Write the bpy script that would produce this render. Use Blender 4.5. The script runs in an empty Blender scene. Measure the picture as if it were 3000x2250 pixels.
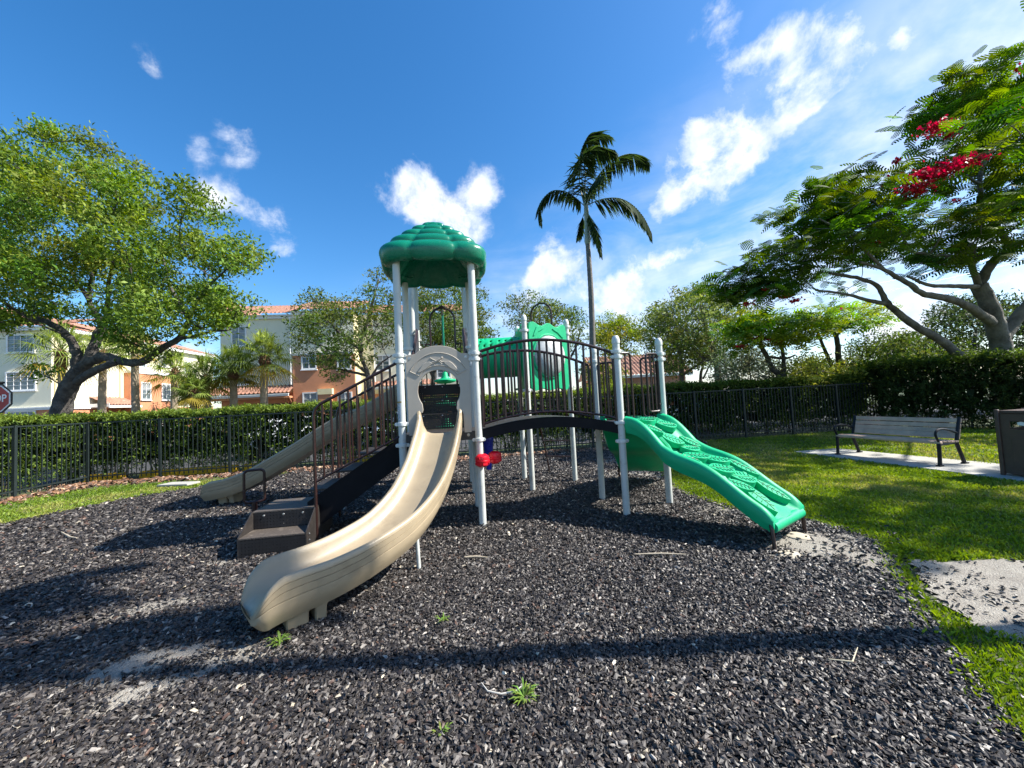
import bpy, bmesh, math, random
import numpy as np
from mathutils import Vector, Matrix
from mathutils.geometry import tessellate_polygon
random.seed(7); RNG = np.random.default_rng(11)
R = math.radians
SC = bpy.context.scene; COL = SC.collection
# ------------------------------------------------------------------ camera
FPX, CX, CY, CAMZ, PITCH, ROLL = 1128.0, 1500.0, 1125.0, 1.6, R(2.7), R(2.95)
_F = Vector((0, math.cos(PITCH), math.sin(PITCH))); _R0 = Vector((1, 0, 0)); _U0 = Vector((0, -math.sin(PITCH), math.cos(PITCH)))
_U = _U0*math.cos(ROLL) + _R0*math.sin(ROLL); _Rt = _R0*math.cos(ROLL) - _U0*math.sin(ROLL)
cam = bpy.data.cameras.new('camera'); camo = bpy.data.objects.new('camera', cam); COL.objects.link(camo)
cam.sensor_width = 36; cam.lens = 36*FPX/3000; cam.clip_start = 0.05; cam.clip_end = 3000
M = Matrix((_Rt, _U, -_F)).transposed().to_4x4(); M.translation = Vector((0, 0, CAMZ)); camo.matrix_world = M
SC.camera = camo
def ray(px, py): return _F + _Rt*((px-CX)/FPX) + _U*(-(py-CY)/FPX)
def at(px, py, Y):
    d = ray(px, py); t = Y/d.y; return Vector((d.x*t, Y, CAMZ + d.z*t))
def gr(px, py, z=0.0):
    d = ray(px, py); t = (z-CAMZ)/d.z; return Vector((d.x*t, d.y*t, z))
# ------------------------------------------------------------------ light and sky
SUN_EL, SUN_AZ = R(44), R(-0.5)     # the sun stands to the right of the picture (+x)
sd = bpy.data.lights.new('sun', 'SUN'); sd.energy = 5.0; sd.angle = R(0.53); sd.color = (1.0, 0.955, 0.88)
so = bpy.data.objects.new('sun', sd); COL.objects.link(so)
sdir = Vector((math.cos(SUN_EL)*math.cos(SUN_AZ), math.cos(SUN_EL)*math.sin(SUN_AZ), math.sin(SUN_EL)))
so.rotation_euler = sdir.to_track_quat('Z', 'Y').to_euler(); so.location = (20, 0, 20)
W = bpy.data.worlds.new('World'); SC.world = W; W.use_nodes = True
nt = W.node_tree; nt.nodes.clear()
def N(t, typ, **k):
    n = t.nodes.new(typ)
    for a, b in k.items(): setattr(n, a, b)
    return n
def math_(t, op, a, b=None, c=None, clamp=False):
    n = N(t, 'ShaderNodeMath', operation=op); n.use_clamp = clamp
    for i, v in enumerate((a, b, c)):
        if v is None: continue
        if isinstance(v, (int, float)): n.inputs[i].default_value = v
        else: t.links.new(v, n.inputs[i])
    return n.outputs[0]
def ramp(t, fac, stops):
    n = N(t, 'ShaderNodeValToRGB'); cr = n.color_ramp
    while len(cr.elements) < len(stops): cr.elements.new(0.5)
    for e, (p, c) in zip(cr.elements, stops): e.position = p; e.color = (c[0], c[1], c[2], 1)
    t.links.new(fac, n.inputs[0]); return n.outputs[0]
def noise(t, vec, scale, detail=4, rough=0.5, dist=0.0):
    n = N(t, 'ShaderNodeTexNoise'); n.inputs['Scale'].default_value = scale; n.inputs['Detail'].default_value = detail
    n.inputs['Roughness'].default_value = rough; n.inputs['Distortion'].default_value = dist
    if vec is not None: t.links.new(vec, n.inputs['Vector'])
    return n.outputs['Fac']
def mixc(t, fac, a, b, blend='MIX'):
    n = N(t, 'ShaderNodeMix', data_type='RGBA', blend_type=blend)
    for s, v in ((n.inputs[0], fac), (n.inputs[6], a), (n.inputs[7], b)):
        if isinstance(v, (int, float)): s.default_value = v
        elif isinstance(v, (tuple, list)): s.default_value = (v[0], v[1], v[2], 1)
        else: t.links.new(v, s)
    return n.outputs[2]
sky = N(nt, 'ShaderNodeTexSky', sky_type='NISHITA', sun_disc=False, sun_elevation=SUN_EL, sun_rotation=R(90)-SUN_AZ,
        air_density=1.0, dust_density=0.6, ozone_density=3.0)
tc = N(nt, 'ShaderNodeTexCoord'); DIR = tc.outputs['Generated']
hs = N(nt, 'ShaderNodeHueSaturation'); hs.inputs['Saturation'].default_value = 1.32; hs.inputs['Value'].default_value = 1.12
hs.inputs['Hue'].default_value = 0.500
nt.links.new(sky.outputs[0], hs.inputs['Color'])
BLOBS = [(0.401,0.652,0.643,0.0332),(0.430,0.678,0.596,0.0326),(0.502,0.640,0.582,0.0558),(0.557,0.625,0.547,0.0566),(0.595,0.598,0.537,0.0409),(0.634,0.572,0.521,0.0243),(0.562,0.649,0.513,0.0384),(0.540,0.678,0.499,0.0370),(0.450,0.739,0.502,0.0649),(0.416,0.767,0.488,0.0566),(0.490,0.731,0.474,0.0477),(0.452,0.776,0.441,0.0503),(0.385,0.822,0.419,0.0412),(-0.191,0.865,0.464,0.0625),(-0.227,0.854,0.468,0.0465),(-0.183,0.842,0.507,0.0455),(-0.118,0.893,0.433,0.0656),(-0.055,0.862,0.504,0.0397),(-0.032,0.871,0.491,0.0391),(-0.080,0.910,0.406,0.0508),(-0.557,0.601,0.573,0.0195),(-0.543,0.679,0.493,0.0227),(-0.483,0.710,0.512,0.0326),(-0.560,0.707,0.433,0.0371),(-0.530,0.736,0.421,0.0403),(-0.490,0.767,0.414,0.0380),(-0.491,0.790,0.367,0.0444),(-0.480,0.807,0.344,0.0331),(0.141,0.937,0.320,0.0659),(0.100,0.933,0.346,0.0496),(0.313,0.899,0.306,0.0538),(0.370,0.878,0.304,0.0434),(0.420,0.849,0.321,0.0413),(0.300,0.927,0.224,0.0629),(0.222,0.945,0.241,0.0562),(0.054,0.965,0.255,0.0702),(-0.617,0.773,0.148,0.0239),(0.741,0.657,0.137,0.0743),(0.699,0.707,0.108,0.0630),(0.769,0.601,0.219,0.0500),(-0.770,0.600,0.217,0.0218)]
fld = None
warp = N(nt, 'ShaderNodeTexNoise'); warp.inputs['Scale'].default_value = 9; warp.inputs['Detail'].default_value = 6; nt.links.new(DIR, warp.inputs['Vector'])
wv = N(nt, 'ShaderNodeVectorMath', operation='SUBTRACT'); nt.links.new(warp.outputs['Color'], wv.inputs[0]); wv.inputs[1].default_value = (.5, .5, .5)
wm = N(nt, 'ShaderNodeVectorMath', operation='SCALE'); nt.links.new(wv.outputs[0], wm.inputs[0]); wm.inputs['Scale'].default_value = 0.085
wd = N(nt, 'ShaderNodeVectorMath', operation='ADD'); nt.links.new(DIR, wd.inputs[0]); nt.links.new(wm.outputs[0], wd.inputs[1])
for (x, y, z, r) in BLOBS:
    wgt = 0.62 if x < -0.4 else (0.88 if x < 0.2 or z < .33 else 1.0)
    dd = N(nt, 'ShaderNodeVectorMath', operation='DISTANCE'); nt.links.new(wd.outputs[0], dd.inputs[0]); dd.inputs[1].default_value = (x, y, z)
    mr = N(nt, 'ShaderNodeMapRange', interpolation_type='SMOOTHSTEP'); nt.links.new(dd.outputs['Value'], mr.inputs[0])
    mr.inputs[1].default_value = 0.0; mr.inputs[2].default_value = r*1.65; mr.inputs[3].default_value = wgt; mr.inputs[4].default_value = 0
    fld = mr.outputs[0] if fld is None else math_(nt, 'ADD', fld, mr.outputs[0])
fld = math_(nt, 'MINIMUM', fld, 1.15)
n1 = noise(nt, DIR, 9, 12, 0.66, 0.2)
den = math_(nt, 'ADD', math_(nt, 'MULTIPLY', fld, 1.0), math_(nt, 'MULTIPLY', math_(nt, 'SUBTRACT', n1, 0.54), 3.4))
mr = N(nt, 'ShaderNodeMapRange', interpolation_type='SMOOTHSTEP'); nt.links.new(den, mr.inputs[0]); mr.inputs[1].default_value = 0.12; mr.inputs[2].default_value = 1.25
cl = math_(nt, 'MULTIPLY', math_(nt, 'MINIMUM', math_(nt, 'MULTIPLY', fld, 4), 1.0), mr.outputs[0])
cl = math_(nt, 'MULTIPLY', cl, 0.93)
# thin high haze, thicker towards the lower right of the picture
sp = N(nt, 'ShaderNodeSeparateXYZ'); nt.links.new(DIR, sp.inputs[0])
mp = N(nt, 'ShaderNodeMapping'); nt.links.new(DIR, mp.inputs[0]); mp.inputs['Scale'].default_value = (1.0, 1.0, 3.4); mp.inputs['Rotation'].default_value = (0, R(-24), 0)
n2 = noise(nt, mp.outputs[0], 2.6, 7, 0.6, 0.6)
low = N(nt, 'ShaderNodeMapRange', interpolation_type='SMOOTHSTEP'); nt.links.new(math_(nt, 'SUBTRACT', sp.outputs[2], math_(nt, 'MULTIPLY', sp.outputs[0], 0.42)), low.inputs[0])
low.inputs[1].default_value = 0.50; low.inputs[2].default_value = 0.05; low.inputs[3].default_value = 0; low.inputs[4].default_value = 1
w2 = N(nt, 'ShaderNodeMapRange', interpolation_type='SMOOTHSTEP'); nt.links.new(n2, w2.inputs[0]); w2.inputs[1].default_value = 0.28; w2.inputs[2].default_value = 0.68
haze = math_(nt, 'MULTIPLY', math_(nt, 'MULTIPLY', low.outputs[0], w2.outputs[0]), 0.66)
tot = math_(nt, 'MAXIMUM', cl, haze)
n3 = noise(nt, DIR, 22, 5, 0.5)
ccol = ramp(nt, n3, [(0.3, (4.0, 4.6, 5.8)), (0.6, (6.2, 6.3, 6.5))])
fin = mixc(nt, tot, hs.outputs[0], ccol)
bg = N(nt, 'ShaderNodeBackground'); bg.inputs[1].default_value = 0.102; nt.links.new(fin, bg.inputs[0])
wo = N(nt, 'ShaderNodeOutputWorld'); nt.links.new(bg.outputs[0], wo.inputs[0])
SC.view_settings.view_transform = 'Standard'; SC.view_settings.look = 'None'; SC.view_settings.exposure = 1.05; SC.view_settings.gamma = 1
SC.render.engine = 'CYCLES'

# ------------------------------------------------------------------ helpers
class MB:
    """collects shapes; build() links them as ONE mesh object"""
    def __init__(s): s.v = []; s.f = []; s.sm = []
    def add(s, vs, fs, smooth=False):
        b = len(s.v); s.v += [tuple(v) for v in vs]; s.f += [tuple(b+i for i in f) for f in fs]; s.sm += [smooth]*len(fs); return s
    def box(s, c, d, rz=0.0, m=None):
        c = Vector(c); x, y, z = d[0]/2, d[1]/2, d[2]/2; rot = m or Matrix.Rotation(rz, 3, 'Z')
        vs = [c + rot @ Vector((sx*x, sy*y, sz*z)) for sz in (-1, 1) for sx, sy in ((-1,-1),(1,-1),(1,1),(-1,1))]
        return s.add(vs, [(3,2,1,0),(4,5,6,7),(0,1,5,4),(1,2,6,5),(2,3,7,6),(3,0,4,7)])
    def bar(s, a, b, w, h, up=(0,0,1)):
        a, b = Vector(a), Vector(b); d = (b-a); L = d.length; d.normalize(); u = Vector(up)
        sx = d.cross(u).normalized(); sz = sx.cross(d).normalized(); rot = Matrix((sx, d, sz)).transposed()
        return s.box((a+b)/2, (w, L, h), m=rot)
    def tube(s, pts, r, n=10, caps=True, closed=False):
        pts = [Vector(p) for p in pts]; k = len(pts); rs = r if isinstance(r, (list, tuple)) else [r]*k
        vs = []; prev = None
        for i, p in enumerate(pts):
            t = (pts[(i+1) % k]-pts[i-1]) if closed else (pts[min(i+1, k-1)]-pts[max(i-1, 0)])
            if t.length < 1e-9: t = Vector((0, 0, 1))
            t.normalize()
            if prev is None:
                a = t.cross(Vector((0, 0, 1)));
                if a.length < .05: a = t.cross(Vector((1, 0, 0)))
            else: a = prev - t*prev.dot(t)
            a.normalize(); prev = a; b = t.cross(a)
            for j in range(n):
                q = 2*math.pi*j/n; vs.append(p + (a*math.cos(q) + b*math.sin(q))*rs[i])
        fs = []
        for i in range(k if closed else k-1):
            i2 = (i+1) % k
            for j in range(n): fs.append((i*n+j, i*n+(j+1) % n, i2*n+(j+1) % n, i2*n+j))
        if caps and not closed: fs += [tuple(range(n))[::-1], tuple((k-1)*n+j for j in range(n))]
        return s.add(vs, fs, True)
    def lathe(s, prof, c=(0,0,0), n=20, m=None):
        c = Vector(c); m = m or Matrix.Identity(3); vs = []; k = len(prof)
        for (r, z) in prof:
            for j in range(n):
                q = 2*math.pi*j/n; vs.append(c + m @ Vector((r*math.cos(q), r*math.sin(q), z)))
        fs = [(i*n+j, i*n+(j+1) % n, (i+1)*n+(j+1) % n, (i+1)*n+j) for i in range(k-1) for j in range(n)]
        if prof[0][0] > 1e-6: fs.append(tuple(range(n))[::-1])
        if prof[-1][0] > 1e-6: fs.append(tuple((k-1)*n+j for j in range(n)))
        return s.add(vs, fs, True)
    def prism(s, poly, o, u, w, nrm, t, holes=(), smooth=False):
        """outline poly [(a,b)] in plane (o,u,w), extruded by t along nrm"""
        o, u, w, nrm = Vector(o), Vector(u), Vector(w), Vector(nrm); loops = [list(poly)] + [list(h) for h in holes]
        flat = [p for l in loops for p in l]; n = len(flat)
        tri = tessellate_polygon([[Vector((p[0], p[1], 0)) for p in l] for l in loops])
        vs = [o + u*a + w*b for a, b in flat] + [o + u*a + w*b + nrm*t for a, b in flat]
        fs = [tuple(x) for x in tri] + [tuple(i+n for i in x)[::-1] for x in tri]; k = 0
        for l in loops:
            m = len(l)
            for i in range(m): a, b = k+i, k+(i+1) % m; fs.append((a, b, b+n, a+n))
            k += m
        return s.add(vs, fs, smooth)
    def grid(s, rows, smooth=True, closed=False):
        k = len(rows[0]); vs = [p for r in rows for p in r]; fs = []
        for i in range(len(rows)-1):
            for j in range(k if closed else k-1):
                j2 = (j+1) % k; fs.append((i*k+j, i*k+j2, (i+1)*k+j2, (i+1)*k+j))
        return s.add(vs, fs, smooth)
    def build(s, name, mat, parent=None, bevel=0, seg=2, sharp=35, recalc=True):
        off = Vector(parent.get('_o', (0, 0, 0))) if parent is not None else Vector((0, 0, 0))
        me = bpy.data.meshes.new(name); me.from_pydata([tuple(Vector(v)-off) for v in s.v], [], s.f); me.update()
        me.polygons.foreach_set('use_smooth', [True]*len(s.f))
        if recalc:
            bm = bmesh.new(); bm.from_mesh(me); bmesh.ops.recalc_face_normals(bm, faces=bm.faces); bm.to_mesh(me); bm.free()
        me.set_sharp_from_angle(angle=R(sharp))
        o = bpy.data.objects.new(name, me); COL.objects.link(o); me.materials.append(mat)
        if parent is not None: o.parent = parent; o['_o'] = tuple(off)
        if bevel:
            b = o.modifiers.new('bevel', 'BEVEL'); b.width = bevel; b.segments = seg; b.limit_method = 'ANGLE'; b.angle_limit = R(40); b.harden_normals = False
        return o
def tag(o, label=None, cat=None, group=None, kind=None):
    for k, v in (('label', label), ('category', cat), ('group', group), ('kind', kind)):
        if v: o[k] = v
    return o
def thing(name, label, cat, loc=(0,0,0), group=None):
    o = bpy.data.objects.new(name, None); COL.objects.link(o); o.location = loc; o['_o'] = tuple(loc); o.empty_display_size = .1
    return tag(o, label, cat, group)
def kids(o): return [c for c in bpy.data.objects if c.parent == o]
def copy_tree(o, parent=None):
    c = o.copy(); COL.objects.link(c)
    if parent is not None: c.parent = parent
    for ch in kids(o): copy_tree(ch, c)
    return c
def quads(name, V, mat, parent=None, col=None, per=4):
    """V (N,per,3) array of polygons; col (N,3) face colours"""
    off = np.array(parent.get('_o', (0, 0, 0))) if parent is not None else np.zeros(3)
    n = len(V); me = bpy.data.meshes.new(name); me.vertices.add(n*per); me.loops.add(n*per); me.polygons.add(n)
    me.vertices.foreach_set('co', (V-off).astype(np.float32).ravel()); me.loops.foreach_set('vertex_index', np.arange(n*per, dtype=np.int32))
    me.polygons.foreach_set('loop_start', np.arange(0, n*per, per, dtype=np.int32)); me.update(calc_edges=True)
    if col is not None:
        a = me.attributes.new('tint', 'FLOAT_COLOR', 'FACE'); c = np.ones((n, 4), np.float32); c[:, :3] = col; a.data.foreach_set('color', c.ravel())
    me.materials.append(mat); o = bpy.data.objects.new(name, me); COL.objects.link(o)
    if parent is not None: o.parent = parent; o['_o'] = tuple(off)
    return o
# ------------------------------------------------------------------ materials
def newmat(name):
    m = bpy.data.materials.new(name); m.use_nodes = True; t = m.node_tree; b = t.nodes['Principled BSDF']; return m, t, b
def plain(name, c, rough=0.5, var=0.12, scale=6, bump=0.0, bscale=60, metal=0.0, spec=0.5, c2=None, dirt=None, bd=.02):
    m, t, b = newmat(name); g = N(t, 'ShaderNodeTexCoord').outputs['Object']
    f = noise(t, g, scale, 6, 0.6); c2 = c2 or tuple(x*(1-var) for x in c)
    f2 = ramp(t, f, [(0.35, (0,0,0)), (0.68, (1,1,1))]); col = mixc(t, f2, c2, c)
    if dirt:
        d = ramp(t, noise(t, g, dirt[1], 8, 0.7), [(dirt[2], (0,0,0)), (dirt[2]+.12, (1,1,1))]); col = mixc(t, math_(t, 'MULTIPLY', d, dirt[3]), col, dirt[0])
    t.links.new(col, b.inputs['Base Color']); b.inputs['Metallic'].default_value = metal; b.inputs['Specular IOR Level'].default_value = spec
    r = math_(t, 'ADD', math_(t, 'MULTIPLY', noise(t, g, scale*4, 4), 0.25), rough-0.12, clamp=True); t.links.new(r, b.inputs['Roughness'])
    if bump:
        bn = N(t, 'ShaderNodeBump'); bn.inputs['Strength'].default_value = bump; bn.inputs['Distance'].default_value = bd
        t.links.new(noise(t, g, bscale, 5, 0.6), bn.inputs['Height']); t.links.new(bn.outputs[0], b.inputs['Normal'])
    return m
def tinted(name, rough=0.55, transl=0.0, spec=0.4, bump=0):
    m, t, b = newmat(name); a = N(t, 'ShaderNodeAttribute', attribute_name='tint'); b.inputs['Roughness'].default_value = rough
    b.inputs['Specular IOR Level'].default_value = spec; t.links.new(a.outputs['Color'], b.inputs['Base Color'])
    if transl:
        tr = N(t, 'ShaderNodeBsdfTranslucent'); hv = N(t, 'ShaderNodeHueSaturation'); hv.inputs['Value'].default_value = 1.5; hv.inputs['Hue'].default_value = 0.485
        hv.inputs['Saturation'].default_value = 1.15
        t.links.new(a.outputs['Color'], hv.inputs['Color']); t.links.new(hv.outputs[0], tr.inputs[0]); ms = N(t, 'ShaderNodeMixShader'); ms.inputs[0].default_value = transl
        t.links.new(b.outputs[0], ms.inputs[1]); t.links.new(tr.outputs[0], ms.inputs[2]); t.links.new(ms.outputs[0], t.nodes['Material Output'].inputs[0])
    return m
def perforated(name, c, pitch, rad, axes=('x', 'y')):
    m, t, b = newmat(name); g = N(t, 'ShaderNodeTexCoord').outputs['Object']; s = N(t, 'ShaderNodeSeparateXYZ'); t.links.new(g, s.inputs[0])
    b.inputs['Roughness'].default_value = 0.45; f = noise(t, g, 14, 5); t.links.new(mixc(t, f, tuple(x*.6 for x in c), tuple(x*1.5 for x in c)), b.inputs['Base Color'])
    ix = {'x': 0, 'y': 1, 'z': 2}; q = []
    for a in axes:
        u = math_(t, 'FRACT', math_(t, 'MULTIPLY', math_(t, 'ADD', s.outputs[ix[a]], 50), 1/pitch)); u = math_(t, 'SUBTRACT', u, .5); q.append(math_(t, 'MULTIPLY', u, u))
    d = math_(t, 'SQRT', math_(t, 'ADD', q[0], q[1])); hole = math_(t, 'LESS_THAN', d, rad/pitch)
    tr = N(t, 'ShaderNodeBsdfTransparent'); ms = N(t, 'ShaderNodeMixShader'); t.links.new(hole, ms.inputs[0])
    t.links.new(b.outputs[0], ms.inputs[1]); t.links.new(tr.outputs[0], ms.inputs[2]); t.links.new(ms.outputs[0], t.nodes['Material Output'].inputs[0]); return m
mPost = plain('post paint', (.58,.60,.56), .42, .12, 3, .05, 40, dirt=((.27,.24,.19), 7, .56, .42))
mCollar = plain('clamp paint', (.64,.66,.62), .38, .08, 8)
mTan = plain('tan plastic', (.375,.300,.195), .36, .16, 3, .06, 300, dirt=((.20,.155,.10), 2.6, .54, .42))
mTan2 = plain('tan panel plastic', (.40,.36,.30), .45, .10, 4, .08, 260, dirt=((.2,.17,.13), 4, .62, .3))
mGroove = plain('groove shade', (.16,.12,.09), .7)
mGreen = plain('bright green plastic', (.002,.43,.185), .5, .14, 4, .05, 200, spec=.35, dirt=((.12,.30,.20), 5, .62, .3))
mRoof = plain('roof green plastic', (.003,.19,.105), .28, .14, 5, .05, 180, dirt=((.10,.20,.14), 6, .62, .35))
mBrown = plain('brown rail coating', (.030,.012,.010), .34, .3, 10, .04, 80)
mStep = plain('dark step coating', (.036,.030,.027), .5, .3, 8, .1, 90, c2=(.022,.019,.017), dirt=((.16,.135,.105), 7, .58, .45))
mBlack = plain('black stringer', (.007,.007,.009), .7, .3, 8, spec=.2)
mPerf = perforated('perforated riser', (.013,.012,.013), .036, .0055, ('x', 'z'))
mTread = plain('tread coating', (.095,.078,.064), .55, .2, 14, .3, 60, dirt=((.25,.21,.17), 9, .55, .5))
mRed = plain('red plastic', (.72,.008,.025), .32, .15, 10, .03)
mBlue = plain('blue plastic', (.005,.022,.42), .3, .15, 10)
mSteel = plain('bolt steel', (.55,.55,.55), .3, metal=.9)
mBubble = plain('scuffed clear plastic', (.55,.57,.56), .35, .25, 9, dirt=((.3,.3,.28), 12, .5, .5))
mConcrete = plain('concrete', (.42,.41,.37), .85, .14, 3, .25, 120, dirt=((.24,.22,.18), 2.5, .55, .45))
mFence = plain('fence paint', (.022,.032,.032), .45, .2, 10, spec=.3)
# ------------------------------------------------------------------ the play structure
PS = thing('playset', 'large playground structure with white posts, green roofs, tan slides, arched bridge and green climbers', 'playground', (-0.9, 5.9, 0))
u = Vector((.988, .152, 0)); v = Vector((-.152, .988, 0)); Z = Vector((0, 0, 1))
P2 = Vector((-.475, 5.13, 0)); P1 = P2 - u*.98
P6 = P2 + v*.93; P3 = P1 + v*.93; P8 = P2 + v*1.86; P5 = P1 + v*1.86; P7 = P2 + v*2.79; P4 = P1 + v*2.79
A = Vector((1.45, 5.25, 0)); B = Vector((2.20, 5.68, 0)); C = Vector((1.32, 6.10, 0))
T1 = Vector((.16, 7.95, 0)); T2 = Vector((.27, 6.90, 0)); T3 = Vector((1.12, 7.50, 0))
def H(p, z): return Vector((p.x, p.y, z))
PR = .048
def post(p, h, cap, cols):
    mb = MB(); mb.tube([H(p, -.3), H(p, h-.03)], PR, 20); o = mb.build('post', mPost, PS)
    if cap:
        c = MB(); c.lathe([(PR+.006, h-.07), (PR+.006, h-.02), (PR-.004, h+.015), (PR*.6, h+.035), (0, h+.042)], H(p, 0), 20); c.build('cap', mCollar, o)
    for z, dr in cols:
        c = MB(); c.lathe([(PR, z-.026), (PR+.015, z-.022), (PR+.017, z), (PR+.015, z+.022), (PR, z+.026)], H(p, 0), 20)
        d = dr.normalized(); e = Vector((-d.y, d.x, 0))
        for s in (-1, 1):
            q = H(p, z) + d*s*(PR+.018); c.tube([q - e*.022, q + e*.022], .024, 10); c.tube([q - e*.030, q + e*.030], .010, 6)
        c.build('clamp', mCollar, o)
    return o
post(P1, 3.56, 0, [(2.28, u), (2.20, u), (1.39, u), (1.12, u)]); post(P2, 3.56, 0, [(2.28, u), (2.20, u), (1.13, u)])
post(P3, 3.56, 0, [(2.5, u), (1.12, u)]); post(P6, 3.56, 0, [(2.5, u), (2.22, u), (1.12, u)])
post(P5, 4.28, 0, [(2.9, u), (1.85, u)]); post(P8, 4.28, 0, [(2.9, u), (2.75, u), (1.85, u)])
post(P4, 4.28, 0, [(2.95, u), (2.8, u), (1.85, u)]); post(P7, 4.28, 0, [(2.95, u), (1.85, u)])
post(A, 2.40, 1, [(2.22, u), (2.145, u), (1.25, u), (1.0, u)]); post(B, 2.40, 1, [(2.20, u), (2.12, u), (1.24, u)]); post(C, 2.38, 1, [(2.18, u), (1.14, u)])
post(T1, 3.13, 1, [(2.95, u), (1.86, u)]); post(T2, 3.13, 1, [(2.88, u), (1.80, u)]); post(T3, 3.13, 1, [(3.02, u), (2.88, u), (1.84, u)])
# label on the front left post
lb = MB(); q0 = P1 + Vector((-.012, -.0475, 0)); rows = []
for z in (1.42, 1.66):
    rows.append([H(P1, z) + Vector((math.sin(R(a))*(PR+.0015), -math.cos(R(a))*(PR+.0015), 0)) for a in range(-60, 11, 10)])
lb.grid(rows, smooth=True); lab = lb.build('label', plain('label film', (.50,.55,.58), .35, .05), PS)
lt = MB(); rw = []
for z in (1.665, 1.683): rw.append([H(P1, z) + Vector((math.sin(R(a))*(PR+.003), -math.cos(R(a))*(PR+.003), 0)) for a in range(-60, 21, 10)])
lt.grid(rw); lt.build('stripe', plain('label stripe', (.30,.20,.03), .4), lab)
fc = bpy.data.curves.new('lettering', 'FONT'); fc.body = 'PLAYWORLD'; fc.size = .042; fc.extrude = .0004; fc.align_x = 'CENTER'; fc.align_y = 'CENTER'
fo = bpy.data.objects.new('lettering', fc); COL.objects.link(fo); bpy.context.view_layer.update()
me = bpy.data.meshes.new_from_object(fo); bpy.data.objects.remove(fo); an = R(-25)
nrm = Vector((math.sin(an), -math.cos(an), 0)); tx = Vector((0, 0, -1)); ty = Vector((math.cos(an), math.sin(an), 0))
lm = Matrix((tx, ty, nrm)).transposed().to_4x4(); lm.translation = H(P1, 1.54) + nrm*(PR+.003) - Vector(PS['_o']); me.transform(lm)
lo = bpy.data.objects.new('lettering', me); COL.objects.link(lo); me.materials.append(plain('label ink', (.12,.17,.22), .5)); lo.parent = lab
lab.matrix_parent_inverse = Matrix.Identity(4)

# roofs
def roof(cen, zb):
    tiers = [(.765, 3.60, .665, 3.77), (.625, 3.76, .52, 3.91), (.475, 3.90, .37, 4.04), (.325, 4.03, .215, 4.16), (.175, 4.15, .0, 4.28)]
    prof = [(.0, 3.84), (.40, 3.78), (.56, 3.60), (.61, 3.51), (.67, 3.485), (.725, 3.50), (.755, 3.545)]
    for i, (r0, z0, r1, z1) in enumerate(tiers):
        for k in range(0, 7):
            t = k/6; b = math.sin(math.pi*t)*.022; prof.append((r0+(r1-r0)*t**1.5 + b*1.4, z0+(z1-z0)*t + (b*.5)))
    n = 128; rows = []
    for r, z in prof:
        row = []
        for j in range(n):
            a = 2*math.pi*j/n; ca, sa = math.cos(a), math.sin(a)
            sq = 1/((abs(ca)**4 + abs(sa)**4)**.25); f = abs(math.cos(4*a))**.55; g_ = min(1, r/.3)
            rr = r*sq*(1 - .060*(1-f)*g_)*.965
            zz = z + (0.035*(1-f)*g_ if z < 3.6 else -.012*(1-f)*g_)
            row.append(cen + u*rr*ca + v*rr*sa*.93/.98 + Z*(zz + zb))
        rows.append(row)
    mb = MB(); mb.grid(rows, closed=True); o = mb.build('roof', mRoof, PS, sharp=50)
    for sx in (-1, 1):
        for sy in (-1, 1):
            c = cen + u*sx*.40 + v*sy*.37 + Z*(3.60+zb); m2 = MB()
            m2.tube([c + Vector((math.cos(a), math.sin(a), 0))*.06 for a in [k*math.pi/8 for k in range(16)]], .008, 6, closed=True)
            m2.build('socket_rim', mRoof, o)
    return o
roof((P1+P6)/2, 0); roof((P5+P7)/2, .70)

# decks
def deck(pts, z, name='deck'):
    mb = MB(); mb.prism([(p.x, p.y) for p in pts], (0,0,z-.012), (1,0,0), (0,1,0), (0,0,1), .012)
    for i in range(len(pts)):
        a, b = H(pts[i], z-.06), H(pts[(i+1) % len(pts)], z-.06); mb.bar(a, b, .02, .10)
    return mb.build(name, mStep, PS)
deck([P1, P2, P6, P3], 1.245); deck([P5, P8, P7, P4], 1.955); deck([A, B, C], 1.245); deck([T1, T2, T3], 1.965)
# inner stair between the low and the high deck
for i in range(3):
    z0 = 1.245 + .237*i; a = P3 + v*(.04+.29*i) + u*.08; b = P6 + v*(.04+.29*i) - u*.08
    mb = MB(); mb.bar(H(a, z0+.118), H(b, z0+.118), .008, .236); ri = mb.build('riser', mPerf, PS)
    mb = MB(); mb.prism([(0, 0), (.82, 0), (.82, .30), (0, .30)], H(a, z0+.236-.01), u, v, Z, .012); mb.bar(H(a, z0+.233) - v*.008, H(b, z0+.233) - v*.008, .014, .02)
    mb.build('tread', mStep, ri)
    bo = MB()
    for k in (.12, .41, .70): bo.lathe([(0, 0), (.012, 0), (.010, .006), (0, .009)], H(a+u*k, z0+.205) - v*.006, 10, Matrix.Rotation(R(90), 3, 'X'))
    bo.build('bolt', mSteel, ri)
for p, q in ((P3, P5), (P6, P8)):       # solid sloping side boards of the inner stair
    s = 1 if p is P3 else -1; a = p + u*s*.075; b = q + u*s*.075; d = (b-a); L = d.length; d.normalize()
    mb = MB(); mb.prism([(0.02, 1.26), (L-.02, 1.96), (L-.02, 2.92), (L-.10, 2.95), (.06, 2.42), (0.02, 2.38)], a, d, Z, u*s, .03); mb.build('side_board', mBrown, PS, bevel=.008)
    mb = MB(); mb.tube([H(a+d*.0, 2.40), H(a+d*.04, 2.44), H(b-d*.06, 2.97), H(b, 2.98)], .018, 10)
    for w, z in ((p, 2.5), (q, 2.9)): mb.tube([H(w, z), H(w+u*s*.09, z)], .018, 10)
    mb.build('handrail', mBrown, PS)

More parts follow.
